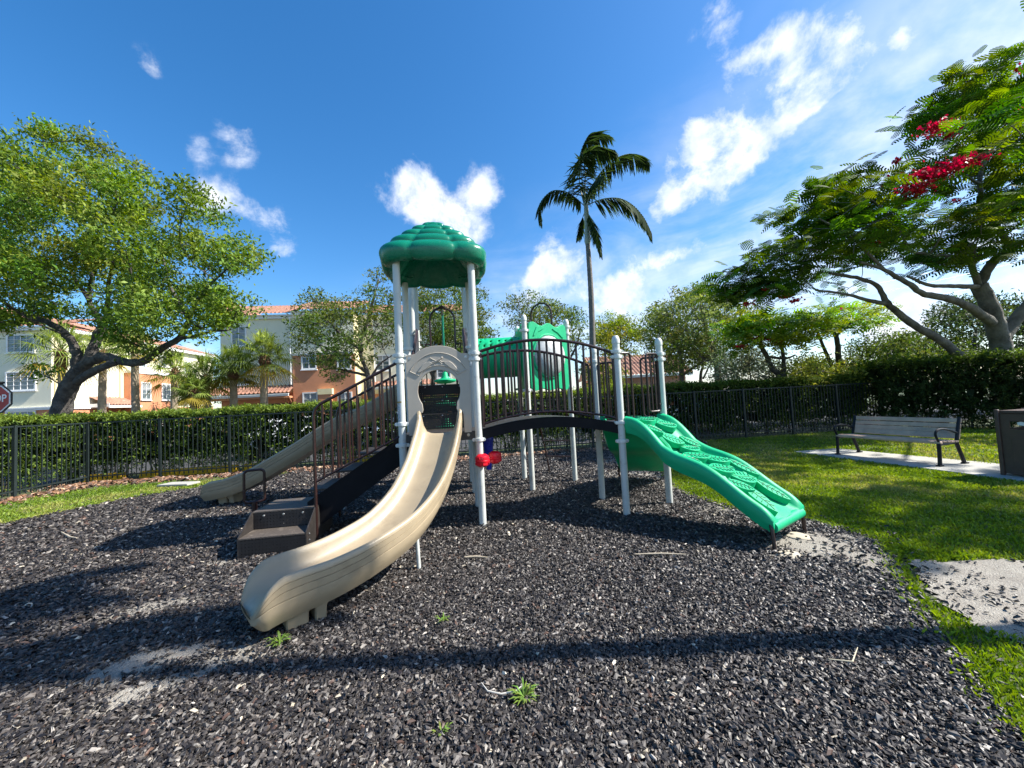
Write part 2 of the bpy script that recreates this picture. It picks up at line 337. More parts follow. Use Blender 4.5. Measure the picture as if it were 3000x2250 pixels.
# slide entrance panel (keyhole opening, arched top)
def arc(cx, cy, r, a0, a1, n, ry=None): return [(cx + r*math.cos(R(a0+(a1-a0)*i/n)), cy + (ry or r)*math.sin(R(a0+(a1-a0)*i/n))) for i in range(n+1)]
W0 = .98; cxp = W0/2
out = [(.09, 1.17), (.085, 1.30), (.075, 2.20), (.085, 2.275), (.11, 2.285), (.17, 2.285)] + arc(cxp, 2.03, .345, 132, 48, 14) [0:0] + \
      [(.20, 2.295), (.25, 2.335), (.31, 2.365), (.38, 2.385), (.45, 2.395), (.53, 2.395), (.60, 2.385), (.67, 2.365), (.73, 2.335), (.78, 2.295), (.81, 2.285), (.87, 2.285), (.895, 2.275), (.905, 2.20), (.895, 1.30), (.885, 1.17), (.795, 1.17)]
inn = [(.79, 1.48), (.78, 1.51), (.76, 1.52), (.715, 1.52), (.705, 1.56), (.71, 1.60)] + arc(cxp, 1.80, .275, -35, 215, 26) + [(.27, 1.60), (.275, 1.56), (.265, 1.52), (.22, 1.52), (.20, 1.51), (.19, 1.48), (.185, 1.17)]
fo_ = -v; o0 = P1 + v*.035
pan = MB(); pan.prism(out+inn, o0, u, Z, fo_, .045); pn = pan.build('slide_panel', mTan2, PS, bevel=.010, seg=3)
def rel(pts, r=.006, zoff=.046): return [o0 + u*a + Z*b + fo_*zoff for a, b in pts]
rl = MB(); rl.tube(rel(arc(cxp, 1.80, .43, 32, 148, 24, .50)), .007, 6); rl.tube(rel(arc(cxp, 1.80, .315, 38, 142, 24, .335)), .009, 6)
for s in (-1, 1): rl.tube(rel([(cxp+s*.365, 2.065), (cxp+s*.25, 2.005)]), .008, 6)
rl.build('trim', mTan2, pn)
for s in (-1, 1):
    rl = MB()
    lf = [(cxp+s*(.07+.0), 2.165)] + [(cxp + s*(.07+.20*t), 2.165 - .13*t**1.6 + .05*math.sin(math.pi*t)) for t in (.2, .4, .6, .8)] + [(cxp+s*.275, 2.045)] + [(cxp + s*(.07+.20*t), 2.165 - .13*t**1.3 - .03*math.sin(math.pi*t)) for t in (.75, .5, .25)]
    rl.prism(lf, o0+fo_*.044, u, Z, fo_, .014)
    rl.build('leaf_relief', mTan2, pn, bevel=.004)
rl = MB()
rl.tube(rel([(cxp-.035, 2.175), (cxp, 2.20), (cxp+.035, 2.225)], zoff=.052), [.009, .014, .012], 8); rl.lathe([(0, .016), (.016, .008), (.018, 0)], rel([(cxp+.05, 2.232)])[0], 10, Matrix.Rotation(R(90), 3, 'X'))
for pts in ([(cxp-.02, 2.185), (cxp-.06, 2.16), (cxp-.05, 2.14)], [(cxp-.02, 2.19), (cxp-.07, 2.215), (cxp-.10, 2.235)], [(cxp+.02, 2.21), (cxp+.045, 2.175), (cxp+.09, 2.18)], [(cxp+.0, 2.20), (cxp+.035, 2.165), (cxp+.05, 2.15)], [(cxp-.035, 2.175), (cxp-.08, 2.18)]):
    rl.tube(rel(pts, zoff=.05), .007, 6)
rl.build('lizard_relief', mTan2, pn)
bo = MB()
for a, b in ((.125, 2.235), (.855, 2.235), (.845, 1.20), (.13, 1.20)): bo.lathe([(0, .010), (.010, .009), (.012, 0)], o0+u*a+Z*b+fo_*.045, 10, Matrix.Rotation(R(90), 3, 'X')); bo.tube([o0+u*a+Z*b+fo_*.045 + Vector((math.cos(q), 0, math.sin(q)))*.017 for q in [k*math.pi/6 for k in range(12)]], .004, 5, closed=True)
bo.build('bolt', mSteel, pn)

# slides: swept trough section
def smooth_path(pts, n):
    P = [Vector(p) for p in pts]; P = [P[0]*2-P[1]] + P + [P[-1]*2-P[-2]]; out = []; m = len(P)-3
    for i in range(n+1):
        t = i/n*m; k = min(int(t), m-1); t -= k; a, b, c, d = P[k:k+4]
        out.append(.5*((2*b) + (c-a)*t + (2*a-5*b+4*c-d)*t*t + (3*b-a-3*c+d)*t*t*t))
    return out
def slide(path, name, rimtop, hw=.27, n=90, foot_at=.9, mat=None):
    pts = smooth_path(path, n); rows = []
    for i, p in enumerate(pts):
        s = i/n; t = (pts[min(i+1, n)] - pts[max(i-1, 0)]); t.z = 0; t.normalize(); side = Vector((t.y, -t.x, 0))   # right hand side going down
        k = max(0, (s-.90)/.10); kk = 1 - (1-math.sqrt(max(0, 1-k*k)))        # end rounding
        horn = max(0, 1 - s/.10)**1.5*rimtop
        rim = .195 + horn - .03*math.sin(math.pi*s); fl = 1 - .10*max(0, (s-.72)/.28); rh = rim*(1-.88*max(0, (s-.84)/.16)**1.3)
        w = hw*fl*(.62+.38*kk); dp = .15*(1-.86*k**1.4)
        prof = [(-.80*w, -dp), (-.96*w, -dp*.55), (-1.03*w, -.03), (-1.04*w, .012), (-1.008*w, .017), (-1.045*w, .022), (-1.065*w, .43*rh), (-1.032*w, .45*rh), (-1.068*w, .47*rh), (-1.078*w, .72*rh), (-1.045*w, .74*rh), (-1.078*w, .76*rh), (-1.072*w, .92*rh),
                (-1.03*w, rh), (-.95*w, rh*1.02), (-.88*w, rh*.93), (-.83*w, rh*.70), (-.76*w, rh*.36), (-.62*w, rh*.10), (-.40*w, .0), (-.2*w, -.006), (0, -.008)]
        prof = prof + [(-a, b) for a, b in prof[::-1][1:]]
        rows.append([p + side*a + Z*b for a, b in prof])
    # blunt rounded lip: cap
    mb = MB(); mb.grid(rows, closed=True)
    k = len(rows[0]); mb.f.append(tuple(len(mb.v)-k+j for j in range(k))); mb.sm.append(True); mb.f.append(tuple(range(k))[::-1]); mb.sm.append(True)
    return mb.build(name, mat or mTan, PS, sharp=42), pts
s1 = [(-.965, 5.03, 1.25), (-.955, 4.92, 1.245), (-.965, 4.72, 1.08), (-1.00, 4.42, .83), (-1.08, 4.08, .60), (-1.22, 3.75, .44), (-1.42, 3.46, .345), (-1.62, 3.22, .295), (-1.80, 3.04, .275), (-1.93, 2.91, .245), (-2.0, 2.84, .18)]
sl, pth = slide(s1, 'slide', .10)
def foot(c, d, z, sc=1):
    mb = MB(); d = Vector(d).normalized(); e = Vector((-d.y, d.x, 0))
    for k, w in ((-.09, .05), (.07, .09)):
        q = Vector(c) + d*k*sc
        rows = [[q + d*(a*w*f) + e*(b*.16*f) + Z*zz for a, b in ((-1,-1),(1,-1),(1,1),(-1,1))] for zz, f in ((-.05, .80), (z*.5, .86), (z, 1.25))]
        mb.grid(rows, closed=True, smooth=False)
    return mb
foot((-1.70, 3.06, 0), (-.76, -.65, 0), .22).build('exit_foot', mTan, sl, bevel=.012)
mb = MB(); mb.tube([(-1.0, 3.86, -.1), (-1.02, 3.87, .38)], .02, 12); mb.build('support_pole', mPost, sl)
mb = MB(); mb.box((-1.03, 3.86, .39), (.16, .10, .05), .3); mb.build('bracket', mTan, sl, bevel=.01)
s2 = [(-1.80,7.3,1.96),(-1.95,7.28,1.95),(-2.3,7.26,1.74),(-2.75,7.22,1.50),(-3.26,7.18,1.30),(-3.9,7.16,.93),(-4.4,7.15,.66),(-4.75,7.15,.48),(-5.1,7.16,.35),(-5.38,7.18,.29),(-5.60,7.2,.25),(-5.72,7.2,.19)]
sl2, _ = slide(s2, 'slide', .10, n=110)
foot((-5.27,7.18,0), (-1,0,0), .2).build('exit_foot', mTan, sl2, bevel=.012)
pan = MB(); o1 = P5 - u*.03; pan.prism([(a*.93/.98, b+.71) for a, b in out+inn], o1, v, Z, -u, .045); pan.build('slide_panel', mTan2, PS, bevel=.010)

# left stair with its rails, and the two-step entry box
sa0 = P1 + v*.10 + Z*0; sb0 = P1 + v*.86; dirS = -u
LR = 1.20; zlo, zhi = .42, 1.245
for q in (sa0, sb0):
    mb = MB(); mb.prism([(0, zhi), (LR, zlo+.06), (LR, zlo-.24), (LR-.18, zlo-.22), (0, zhi-.36)], H(q, 0), dirS, Z, v, .02); mb.build('stringer', mBlack, PS)
for i in range(3):
    t0 = 1 - (i+1)/4; zt = zlo + (zhi-zlo)*(i+1)/4; q = P1 + v*.11 + dirS*(LR*t0)
    mb = MB(); mb.prism([(0, 0), (.30, 0), (.30, .75), (0, .75)], H(q, zt-.02), dirS, v, Z, .022); mb.build('tread', mStep, PS)
def stair_rail(q, ex):
    a = H(q, 0) + dirS*.02; b = H(q, 0) + dirS*ex
    def ln(z0, z1, t): return a.lerp(b, t) + Z*(z0 + (z1-z0)*t)
    mb = MB(); top = [ln(2.19, 1.66, 0), ln(2.19, 1.66, .5), ln(2.19, 1.66, .92), ln(2.19, 1.66, .98) - Z*.03, b + Z*1.56, b + Z*1.45, b + Z*.05]
    mb.tube(top, .019, 12); mb.tube([ln(1.24, .74, 0), ln(1.24, .74, 1)], .014, 10); mb.tube([ln(2.19, 1.66, 0)-Z*.0, a+Z*2.19, a + Z*1.18], .016, 10); r = mb.build('stair_rail', mBrown, PS)
    for k in range(1, 10):
        t = k/10; m2 = MB(); m2.tube([ln(1.24, .74, t), ln(2.17, 1.64, t)], .0150, 8); m2.build('picket', mBrown, r)
stair_rail(P1 - v*.02 + dirS*.0 , 1.06); stair_rail(P3 + v*.02, 1.06)
# entry box: platform and one lower step that faces the camera
bx = Vector((-2.50, 4.80, 0)); bw = .70
def Q(a, b, z): return bx + dirS*a + v*b + Z*z
mb = MB(); mb.prism([(0, 0), (bw, 0), (bw, .62), (0, .62)], Q(0, 0, .425), dirS, v, Z, .014); ep = mb.build('platform', mTread, PS)
mb = MB(); mb.bar(Q(0, .005, .33), Q(bw, .005, .33), .01, .19); mb.build('riser', mPerf, ep)
mb = MB(); mb.prism([(0, 0), (bw, 0), (bw, .34), (0, .34)], Q(0, -.33, .215), dirS, v, Z, .014); st = mb.build('entry_step', mTread, PS)
mb = MB(); mb.bar(Q(0, -.325, .11), Q(bw, -.325, .11), .01, .20); mb.build('riser', mPerf, st)
for a in (.0, bw): mb = MB(); mb.prism([(-.33, -.05), (-.33, .235), (-.02, .44), (.62, .44), (.62, .05), (.1, -.05)], Q(a, 0, 0), v, Z, u*(1 if a == 0 else -1), .012); mb.build('side_plate', mStep, ep)
mb = MB()
for k in (.14, .36, .58): mb.lathe([(0, .009), (.012, .007), (.014, 0)], Q(k, -.001, .385), 10, Matrix.Rotation(R(90), 3, 'X'))
for z in (.13, .2): mb.lathe([(0, .009), (.010, .007), (.012, 0)], Q(-.02, -.27, z), 10, Matrix.Rotation(R(90), 3, 'X'))
mb.build('bolt', mSteel, ep)
for a, b in ((.04, .58), (bw-.04, .58), (bw-.04, .04)): mb = MB(); mb.tube([Q(a, b, -.1), Q(a, b, .42)], .02, 10); mb.build('leg', mBrown, ep)
hc = Q(bw+.24, .55, 0); mb = MB(); hw_ = .115; sd2 = (u*.95 + v*.3).normalized()
lp = []
for (a, b) in [(-1,-1), (1,-1), (1,1), (-1,1)]:
    for k in range(5):
        q = math.atan2(b, a) - R(45) + R(22.5)*k; lp.append(hc + sd2*((hw_-.05)*a + .05*math.cos(q)) + Z*(.66 + (.21-.05)*b + .05*math.sin(q)))
mb.tube(lp, .017, 10, closed=True); mb.tube([hc - Z*.1, hc + Z*.45], .03, 12); mb.build('grab_handle', mBrown, PS)

# arched bridge
def bz(t, z0, z1, h): return z0 + (z1-z0)*t + h*(1-(2*t-1)**2)
nB = 28; mb = MB(); e0, e1, f0, f1 = P2+u*.05, A-u*.04, P6+u*.05, C-u*.05
for (zo, th) in ((0, .0),):
    up_, dn = [], []
    rows = []
    for i in range(nB+1):
        t = i/nB; z = bz(t, 1.25, 1.23, .125); a, b = e0.lerp(e1, t), f0.lerp(f1, t)
        rows.append([H(a, z-.13), H(a, z), H(a, z+.006) + v*.012, H(b, z+.006) - v*.012, H(b, z), H(b, z-.13), H(b, z-.13)-v*.03, H(b, z-.03)-v*.03, H(a, z-.03)+v*.03, H(a, z-.13)+v*.03])
mb.grid(rows, smooth=True, closed=True); br = mb.build('bridge_deck', mBlack, PS, sharp=30)
rows = []
for i in range(nB+1):
    t = i/nB; z = bz(t, 1.25, 1.23, .125); a, b = e0.lerp(e1, t), f0.lerp(f1, t); rows.append([H(a, z+.010) + v*.004, H(b, z+.010) - v*.004])
mb = MB(); mb.grid(rows); mb.build('walking_surface', mStep, br)
def bridge_rail(a0, a1, zl, zr, hh, lo, closeR):
    mb = MB(); n = 24
    top = [H(a0.lerp(a1, i/n), bz(i/n, zl, zr, hh)) for i in range(n+1)]; bot = [H(a0.lerp(a1, i/n), bz(i/n, lo, lo-.02, .13)) for i in range(n+1)]
    mb.tube(top, .021, 10); mb.tube(bot, .016, 10)
    for a, b in ((top[0], bot[0]), (top[-1], bot[-1])): mb.tube([a, b - Z*.04], .019, 10)
    r = mb.build('bridge_rail', mBrown, PS)
    for k in range(1, 18):
        t = k/18; p = a0.lerp(a1, t); m2 = MB(); m2.tube([H(p, bz(t, lo, lo-.02, .13)), H(p, bz(t, zl, zr, hh))], .0155, 8); m2.build('picket', mBrown, r)
bridge_rail(P2+u*.07-v*.01, A-u*.06, 2.30, 2.20, .17, 1.33, 0)
bridge_rail(P6+u*.07, C-u*.10, 2.33, 2.12, .17, 1.33, 1)
# loop rails beside the three triangle posts
def loop(p, d, w, z0, z1, bars=2, nm='loop_rail'):
    d = d.normalized(); c = p + d*(.055 + w/2); mb = MB(); lp = []; zc, hh = (z0+z1)/2, (z1-z0)/2; r = .05
    for (a, b) in [(-1,-1), (1,-1), (1,1), (-1,1)]:
        for k in range(5):
            q = math.atan2(b, a) - R(45) + R(22.5)*k; lp.append(H(c, 0) + d*((w/2-r)*a + r*math.cos(q)) + Z*(zc + (hh-r)*b + r*math.sin(q)))
    mb.tube(lp, .016, 10, closed=True)
    for k in range(bars): x = (k+1)/(bars+1) - .5; q = H(c, 0) + d*w*x; mb.tube([q + Z*z0, q + Z*z1], .012, 8)
    for z in (z0+.1, z1-.04): mb.tube([H(p, z), H(p, z) + d*.08], .02, 8)
    mb.build(nm, mBrown, PS)
loop(A, B-A, .20, 1.28, 2.20, 1); loop(B, A-B, .24, 1.36, 2.20, 2); loop(B, C-B, .22, 1.28, 2.16, 2); loop(C, B-C, .24, 1.28, 2.14, 2)

# green leaf climbers
def leafpoly(L, Wd, n=12):
    return [(L*(i/n-.5), Wd*.5*math.sin(math.pi*(i/n))**.75) for i in range(n+1)] + [(L*(.5-i/n), -Wd*.5*math.sin(math.pi*(i/n))**.75) for i in range(1, n)]
def climber(a, b, foot):
    a, b, foot = Vector(a), Vector(b), Vector(foot); top = (a+b)/2; ax = (foot-top); ax.z = 0; L = ax.length; ax.normalize(); sd = Vector((-ax.y, ax.x, 0))
    if sd.dot(b-a) < 0: sd = -sd
    hw = (b-a).length/2 - .045
    def zc(s): t = s/L; return 1.235 - .965*t + .07*math.sin(math.pi*min(1, t*3.2))*(t < .3125) + .035*math.sin(2*math.pi*t*1.0+math.pi)*1 + .022*math.sin(4*math.pi*t)
    rows = []; n = 48
    for i in range(n+1):
        t = i/n; s = L*t; z = zc(s); k = (1-max(0, (t-.93)/.07)**2*.6); e = .075*k; w = hw*(1-.05*t)
        pr = [(-w, -.13*k), (-w-.03, -.05), (-w-.045, e*.4), (-w-.03, e), (-w+.01, e+.022*k), (-w+.05, e), (-w+.075, e*.3), (-w+.10, -.005), (-w*.5, -.012+.018*math.sin(9*t)), (0, -.01+.02*math.sin(14*t)), (w*.5, -.012+.018*math.cos(11*t)), (w-.10, -.005), (w-.075, e*.3), (w-.05, e), (w-.01, e+.022*k), (w+.03, e), (w+.045, e*.4), (w+.03, -.05), (w, -.13*k)]
        rows.append([top + ax*s + sd*x + Z*(z+y) for x, y in pr])
    mb = MB(); mb.grid(rows, closed=True); k = len(rows[0]); mb.f.append(tuple(len(mb.v)-k+j for j in range(k))); mb.sm.append(True); mb.f.append(tuple(range(k))[::-1]); mb.sm.append(True)
    cl = mb.build('climber', mGreen, PS, sharp=60)
    def P(s, x, h=0): return top + ax*s + sd*x + Z*(zc(s)+h)
    def leaf(s, x, ang, Ls, Ws, tilt=.35):
        c = P(s, x, -.02); sl = (P(s+.05, x)-P(s-.05, x)).normalized(); flat = sl.lerp(ax, tilt).normalized(); uu = flat*math.cos(ang) + sd*math.sin(ang); ww = sd*math.cos(ang) - flat*math.sin(ang); nn = flat.cross(sd).normalized()
        if nn.z < 0: nn = -nn
        m2 = MB(); m2.prism(leafpoly(Ls, Ws), c, uu, ww, nn, .075); lo_ = m2.build('leaf_foothold', mGreen, cl, bevel=.012)
        m2 = MB()
        m2.tube([c + uu*(Ls*q) + nn*.077 + ww*(.01*math.sin(q*9)) for q in (-.42, -.2, 0, .2, .42)], .005, 6)
        for q in (-.26, -.13, 0, .13, .26):
            for s_ in (-1, 1):
                wd = Ws*.5*math.sin(math.pi*(q+.5))**.75
                m2.tube([c + uu*(Ls*q) + ww*s_*wd*.28 + nn*.077, c + uu*(Ls*(q+.05)) + ww*s_*wd*.72 + nn*.077], .0055, 5)
        m2.build('vein', mGreenD, lo_)
    sp = [(.10, -.10, .9, .26, .18), (.26, .12, 1.2, .28, .19), (.44, -.08, .7, .30, .18), (.58, .10, 1.3, .28, .19), (.76, -.05, .9, .32, .19), (.92, .10, .7, .30, .20), (1.08, -.12, 1.0, .28, .19), (1.24, .02, 1.1, .30, .20), (.02, .08, .5, .24, .16), (.50, .24, .3, .26, .13), (.30, -.24, .2, .24, .12), (1.30, -.20, .5, .26, .14)]
    for s, x, an, l_, w_ in sp: leaf(s*L/1.7, x, an, l_*1.12, w_*1.3)
    for s, x, an, l_, w_ in [(1.12, .26, .1, .36, .12), (1.45, -.16, -.25, .42, .15), (1.43, .22, .2, .36, .12), (.75, -.27, .15, .34, .10)]: leaf(s*L/1.7, x, an, l_*1.1, w_*1.35, .1)
    m2 = MB()
    for pts in ([(.05, -.2), (.25, -.26), (.45, -.22), (.6, -.27)], [(.55, -.27), (.7, -.2), (.9, -.27), (1.1, -.22), (1.25, -.25)], [(.5, .27), (.7, .2), (.95, .25), (1.1, .2)], [(1.0, .1), (1.15, .2), (1.25, .12), (1.35, .0)], [(.9, -.12), (1.05, -.2), (1.2, -.14)], [(.0, .1), (.1, .2), (.3, .27)]):
        q = smooth_path([P(s*L/1.7, x, .0) for s, x in pts], 14); m2.tube(q, [.016 + .028*math.sin(math.pi*i/14) for i in range(15)], 8)
    m2.build('vine_foothold', mGreen, cl)
    m2 = MB()
    m2.tube([P(L-.03, -hw*.95, -.06), P(L-.03, hw*.95, -.06)], .055, 14); m2.build('lip', mGreen, cl)
    for s_ in (-1, 1): m2 = MB(); m2.tube([P(L-.03, s_*(hw*1.0), -.03), P(L-.02, s_*(hw*1.03), -.06) , H(P(L, s_*hw*1.03), -.15)], .019, 10); m2.build('leg', mBrown, cl)
mGreenD = plain('slot shade green', (.002,.20,.09), .5)  # darker green on raised ribs, painted as the shade of cut slots
climber(A, B, (2.82, 4.08, 0)); climber(C, B, (2.42, 7.42, 0))

# crawl tunnel and its end box
tc0 = P8.lerp(P7, .5) + u*.02 + Z*2.47; tc1 = (T1+T2)/2 - u*.0 + Z*2.47; tx_ = (tc1-tc0).normalized(); ty_ = Vector((-tx_.y, tx_.x, 0)); nL, nA = 26, 40; Lt = (tc1-tc0).length
vs = []; fs = []; rr = .385; skip = set(); rg = random.Random(3)
for i in (2, 5, 8, 11, 14, 17, 20, 23):
    for j in (11, 13, 15, 17): 
        if rg.random() < .75: skip.add((i + rg.randint(0, 1), j))
for i in range(nL+1):
    for j in range(nA):
        a = 2*math.pi*j/nA; w = 1 + (.012 if i % 6 == 3 else 0); vs.append(tc0 + tx_*(Lt*i/nL) + ty_*(-math.cos(a)*rr*w) + Z*(math.sin(a)*rr*w))
for i in range(nL):
    for j in range(nA):
        if (i, j) in skip or (i, (j+8) % nA) in skip and j < 8: continue
        fs.append((i*nA+j, i*nA+(j+1) % nA, (i+1)*nA+(j+1) % nA, (i+1)*nA+j))
mb = MB(); mb.add(vs, fs, True); tn = mb.build('tunnel', mGreen, PS, sharp=60); so_ = tn.modifiers.new('wall', 'SOLIDIFY'); so_.thickness = .012
def wavy(w, z0, z1):
    pts = [(.02, z0)] + [(w*t, z0 - .02*math.sin(t*math.pi*5)) for t in [i/14 for i in range(1, 14)]] + [(w-.02, z0), (w, z0+.1), (w, z1-.14), (w-.02, z1-.04)]
    pts += [(w*(1-t), z1 - .025 + .035*math.cos((t-.08)*math.pi*5)) for t in [i/16 for i in range(1, 16)]] + [(.02, z1-.03), (0, z1-.14), (0, z0+.1)]
    return pts
def panel(a, b, z0, z1, hr, hrz, zc, thick=.05, off=0):
    d = (b-a); w = d.length-.12; d.normalize(); n = Vector((d.y, -d.x, 0)); o = a + d*.06 + n*off; mb = MB()
    hole = [(w/2 + hr*math.cos(2*math.pi*k/36), zc + hrz*math.sin(2*math.pi*k/36)) for k in range(36)]
    mb.prism(wavy(w, z0, z1), H(o, 0), d, Z, n, thick, holes=[hole]); p = mb.build('green_panel', mGreen, PS, bevel=.010)
    for s_ in (-1, 1):
        m2 = MB(); m2.prism([(w/2+s_*x, y) for x, y in ((.10, z1-.10), (.18, z1-.055), (.28, z1-.08), (.37, z1-.26), (.33, z1-.25), (.24, z1-.17), (.15, z1-.13))], H(o, 0)+n*(thick-.002), d, Z, n, .016); m2.build('leaf_relief', mGreen, p, bevel=.004)
    return p, o, d, n, w
p1_, o_, d_, n_, w_ = panel(T2, T3, 1.80, 3.04, .36, .38, 2.42)
m2 = MB(); m2.tube([H(o_, 0) + d_*(w_/2 + .385*math.cos(2*math.pi*k/36)) + Z*(2.42 + .405*math.sin(2*math.pi*k/36)) + n_*.055 for k in range(36)], .022, 8, closed=True); m2.build('window_ring', mGreen, p1_)
ctr = H(o_, 0) + d_*(w_/2) + Z*2.42; rows = []
for i in range(9):
    r_ = math.cos(math.pi/2*i/8); h_ = math.sin(math.pi/2*i/8)*.17
    rows.append([ctr + d_*(.37*r_*math.cos(2*math.pi*k/32)) + Z*(.39*r_*math.sin(2*math.pi*k/32)) + n_*(.045+h_) for k in range(32)])
m2 = MB(); m2.grid(rows, closed=True); m2.build('bubble_window', mBubble, p1_)
m2 = MB()
for k in range(10):
    a = 2*math.pi*k/10; m2.lathe([(0, .008), (.010, .006), (.012, 0)], ctr + d_*(.385*math.cos(a)) + Z*(.405*math.sin(a)) + n_*.075, 8, Matrix.Rotation(R(90), 3, 'X'))
m2.build('bolt', mSteel, p1_)
panel(T2, T1, 1.80, 3.02, .37, .37, 2.47, off=-.05)
panel(P8, P7, 1.90, 3.05, .37, .37, 2.47)
# ladder and hoop behind the end box
lc = (T1+T3)/2; ld = (T3-T1).normalized(); ln_ = Vector((-ld.y, ld.x, 0)); ln_ = ln_ if ln_.y > 0 else -ln_
hp = [lc + ln_*.05 - ld*.22 + Z*1.96] + [lc + ln_*.05 - ld*.22*math.cos(R(a)) + Z*(3.36 + .22*math.sin(R(a))) for a in range(0, 181, 15)] + [lc + ln_*.05 + ld*.22 + Z*1.96]
mb = MB(); mb.tube(hp, .018, 10); mb.tube([H(T1, 3.02), H(T3, 3.02)], .02, 10); mb.build('hoop', mBrown, PS)
for s_ in (-1, 1):
    mb = MB(); mb.tube([lc + ln_*.06 + ld*.32*s_ + Z*1.96, lc + ln_*.75 + ld*.32*s_ + Z*.45, lc + ln_*.95 + ld*.32*s_ - Z*.1], .014, 8); mb.build('ladder_side', mBrown, PS)
for z in (.36, .72, 1.08, 1.45, 1.75):
    t = (1.96-z)/1.6*.72+.06; mb = MB(); q = lc + ln_*t + Z*z; mb.prism([(-.34, -.04), (.34, -.04), (.34, .04), (-.34, .04)], q, ld, ln_, Z, .02); mb.build('rung', mBrown, PS, bevel=.004)
# hoop, pod climber and short guard rails behind the high deck
hc2 = (P4+P7)/2 + v*.02 + u*.02
hp = [hc2 - u*.25 + Z*1.96] + [hc2 - u*.25*math.cos(R(a)) + Z*(3.36 + .25*math.sin(R(a))) for a in range(0, 181, 15)] + [hc2 + u*.25 + Z*1.96]
mb = MB(); mb.tube(hp, .02, 10); mb.tube([hc2 + Z*3.6, hc2 + v*.45 + Z*3.56], .02, 8); mb.tube([hc2 - u*.09 + Z*3.58, hc2 + Z*3.64, hc2 + u*.09 + Z*3.58], .028, 8); mb.build('hoop', mBrown, PS)
for s_ in (-1, 1):
    a = hc2 + u*s_*.25; b = hc2 + u*s_*.46; mb = MB(); mb.tube([H(a, 2.86), H(b, 2.86), H(b, 2.02), H(a, 2.02)], .016, 8); mb.tube([H((a+b)/2, 2.02), H((a+b)/2, 2.86)], .012, 8); mb.build('guard_rail', mBrown, PS)
pc = hc2 + v*.45; mb = MB(); mb.tube([H(pc, -.2), H(pc, 3.58)], .024, 12); pp = mb.build('pod_pole', mRoof, PS)
for z in (2.13, 1.62, 1.15, .68):
    mb = MB(); mb.lathe([(.12, z-.05), (.225, z-.02), (.235, z+.01), (.22, z+.03), (.10, z+.05), (.065, z+.11), (.055, z+.17), (.04, z+.19), (.026, z+.19)], H(pc, 0), 24); mb.build('pod_step', mGreen, pp)
# red balls and blue cone under the bridge
m2 = None
for c in (Vector((-.435, 5.03, .865)), Vector((-.285, 5.27, .865))):
    mb = MB(); r_ = .092; prof = [(0, -.085), (.045, -.082), (.078, -.06), (.086, -.02), (.094, -.012), (.094, .006), (.088, .012), (.090, .03), (.078, .062), (.05, .082), (0, .088)]
    n = 20; rows = []
    for (r1, z1) in prof: rows.append([c + Vector((math.cos(2*math.pi*k/n)*r1*(1+.02*math.cos(5*2*math.pi*k/n)), math.sin(2*math.pi*k/n)*r1*(1+.02*math.cos(5*2*math.pi*k/n)), z1)) for k in range(n)])
    mb.grid(rows, closed=True); b_ = mb.build('red_ball', mRed, PS, sharp=30)
    mb = MB()
    for k in range(6):
        a = 2*math.pi*k/6; d = Vector((math.cos(a), math.sin(a), 0)); e = Vector((-d.y, d.x, 0)); mb.prism([(-.03, -.052), (.03, -.052), (.034, -.022), (-.034, -.022)], c + d*.076, e, Z, d, .014); mb.prism([(-.026, .02), (.026, .02), (.018, .05), (-.018, .05)], c + d*.076, e, Z, d, .014)
    mb.build('rib', mRed, b_)
mb = MB(); mb.tube([H(P2, .87), Vector((-.285, 5.27, .865))], .015, 8); mb.tube([H(P2, .89), H(P2, .85)], PR+.015, 14); mb.build('ball_axle', mCollar, PS)
mb = MB(); bc = P6 + u*.17 + v*-.3; mb.lathe([(.035, .62), (.045, .70), (.075, .98), (.085, 1.05), (.088, 1.08), (.08, 1.11), (.03, 1.13), (0, 1.13)], H(bc, 0), 20); bl_ = mb.build('blue_cone', mBlue, PS)
# ------------------------------------------------------------------ ground
def inpoly(P, x, y):
    """vectorised point in polygon"""
    x = np.asarray(x); y = np.asarray(y); ins = np.zeros(x.shape, bool); n = len(P)
    for i in range(n):
        x1, y1 = P[i]; x2, y2 = P[(i+1) % n]
        if y1 == y2: continue
        c = ((y1 > y) != (y2 > y)) & (x < (x2-x1)*(y-y1)/(y2-y1)+x1); ins ^= c
    return ins
def wob(x, y, s=1.0): return .5*np.sin(3.1*s*x+1.3*np.sin(2.3*s*y)) + .3*np.sin(7.7*s*x-5.1*s*y+2) + .25*np.sin(13.3*s*y+9.1*s*x) + .15*np.sin(27*s*x+4)*np.sin(23*s*y)
BED = [(-8.75,5.0), (-8.58,6.44), (-8.40,7.27), (-8.05,8.31), (-7.3,9.2), (-6.2,9.9), (-6.0,11.2), (-3,11.6), (0,12.02), (3.2,12.35), (3.3,10.2), (3.22,8.9), (2.95,7.6), (2.72,6.5), (2.78,5.78), (2.95,5.22), (3.42,4.75), (3.65,4.3), (3.63,3.98), (3.42,3.6), (3.18,3.3), (2.9,2.98), (2.69,2.6), (2.51,2.3), (2.37,2.09), (2.17,1.77), (2.05,1.2), (2.1,0), (2.3,-3), (-9.5,-3), (-9.3,2)]
SANDP = [(3.42,3.52), (4.3,3.42), (6.2,3.3), (6.4,2.2), (4.2,1.9), (2.99,2.36), (2.90,2.58), (3.0,2.9)]
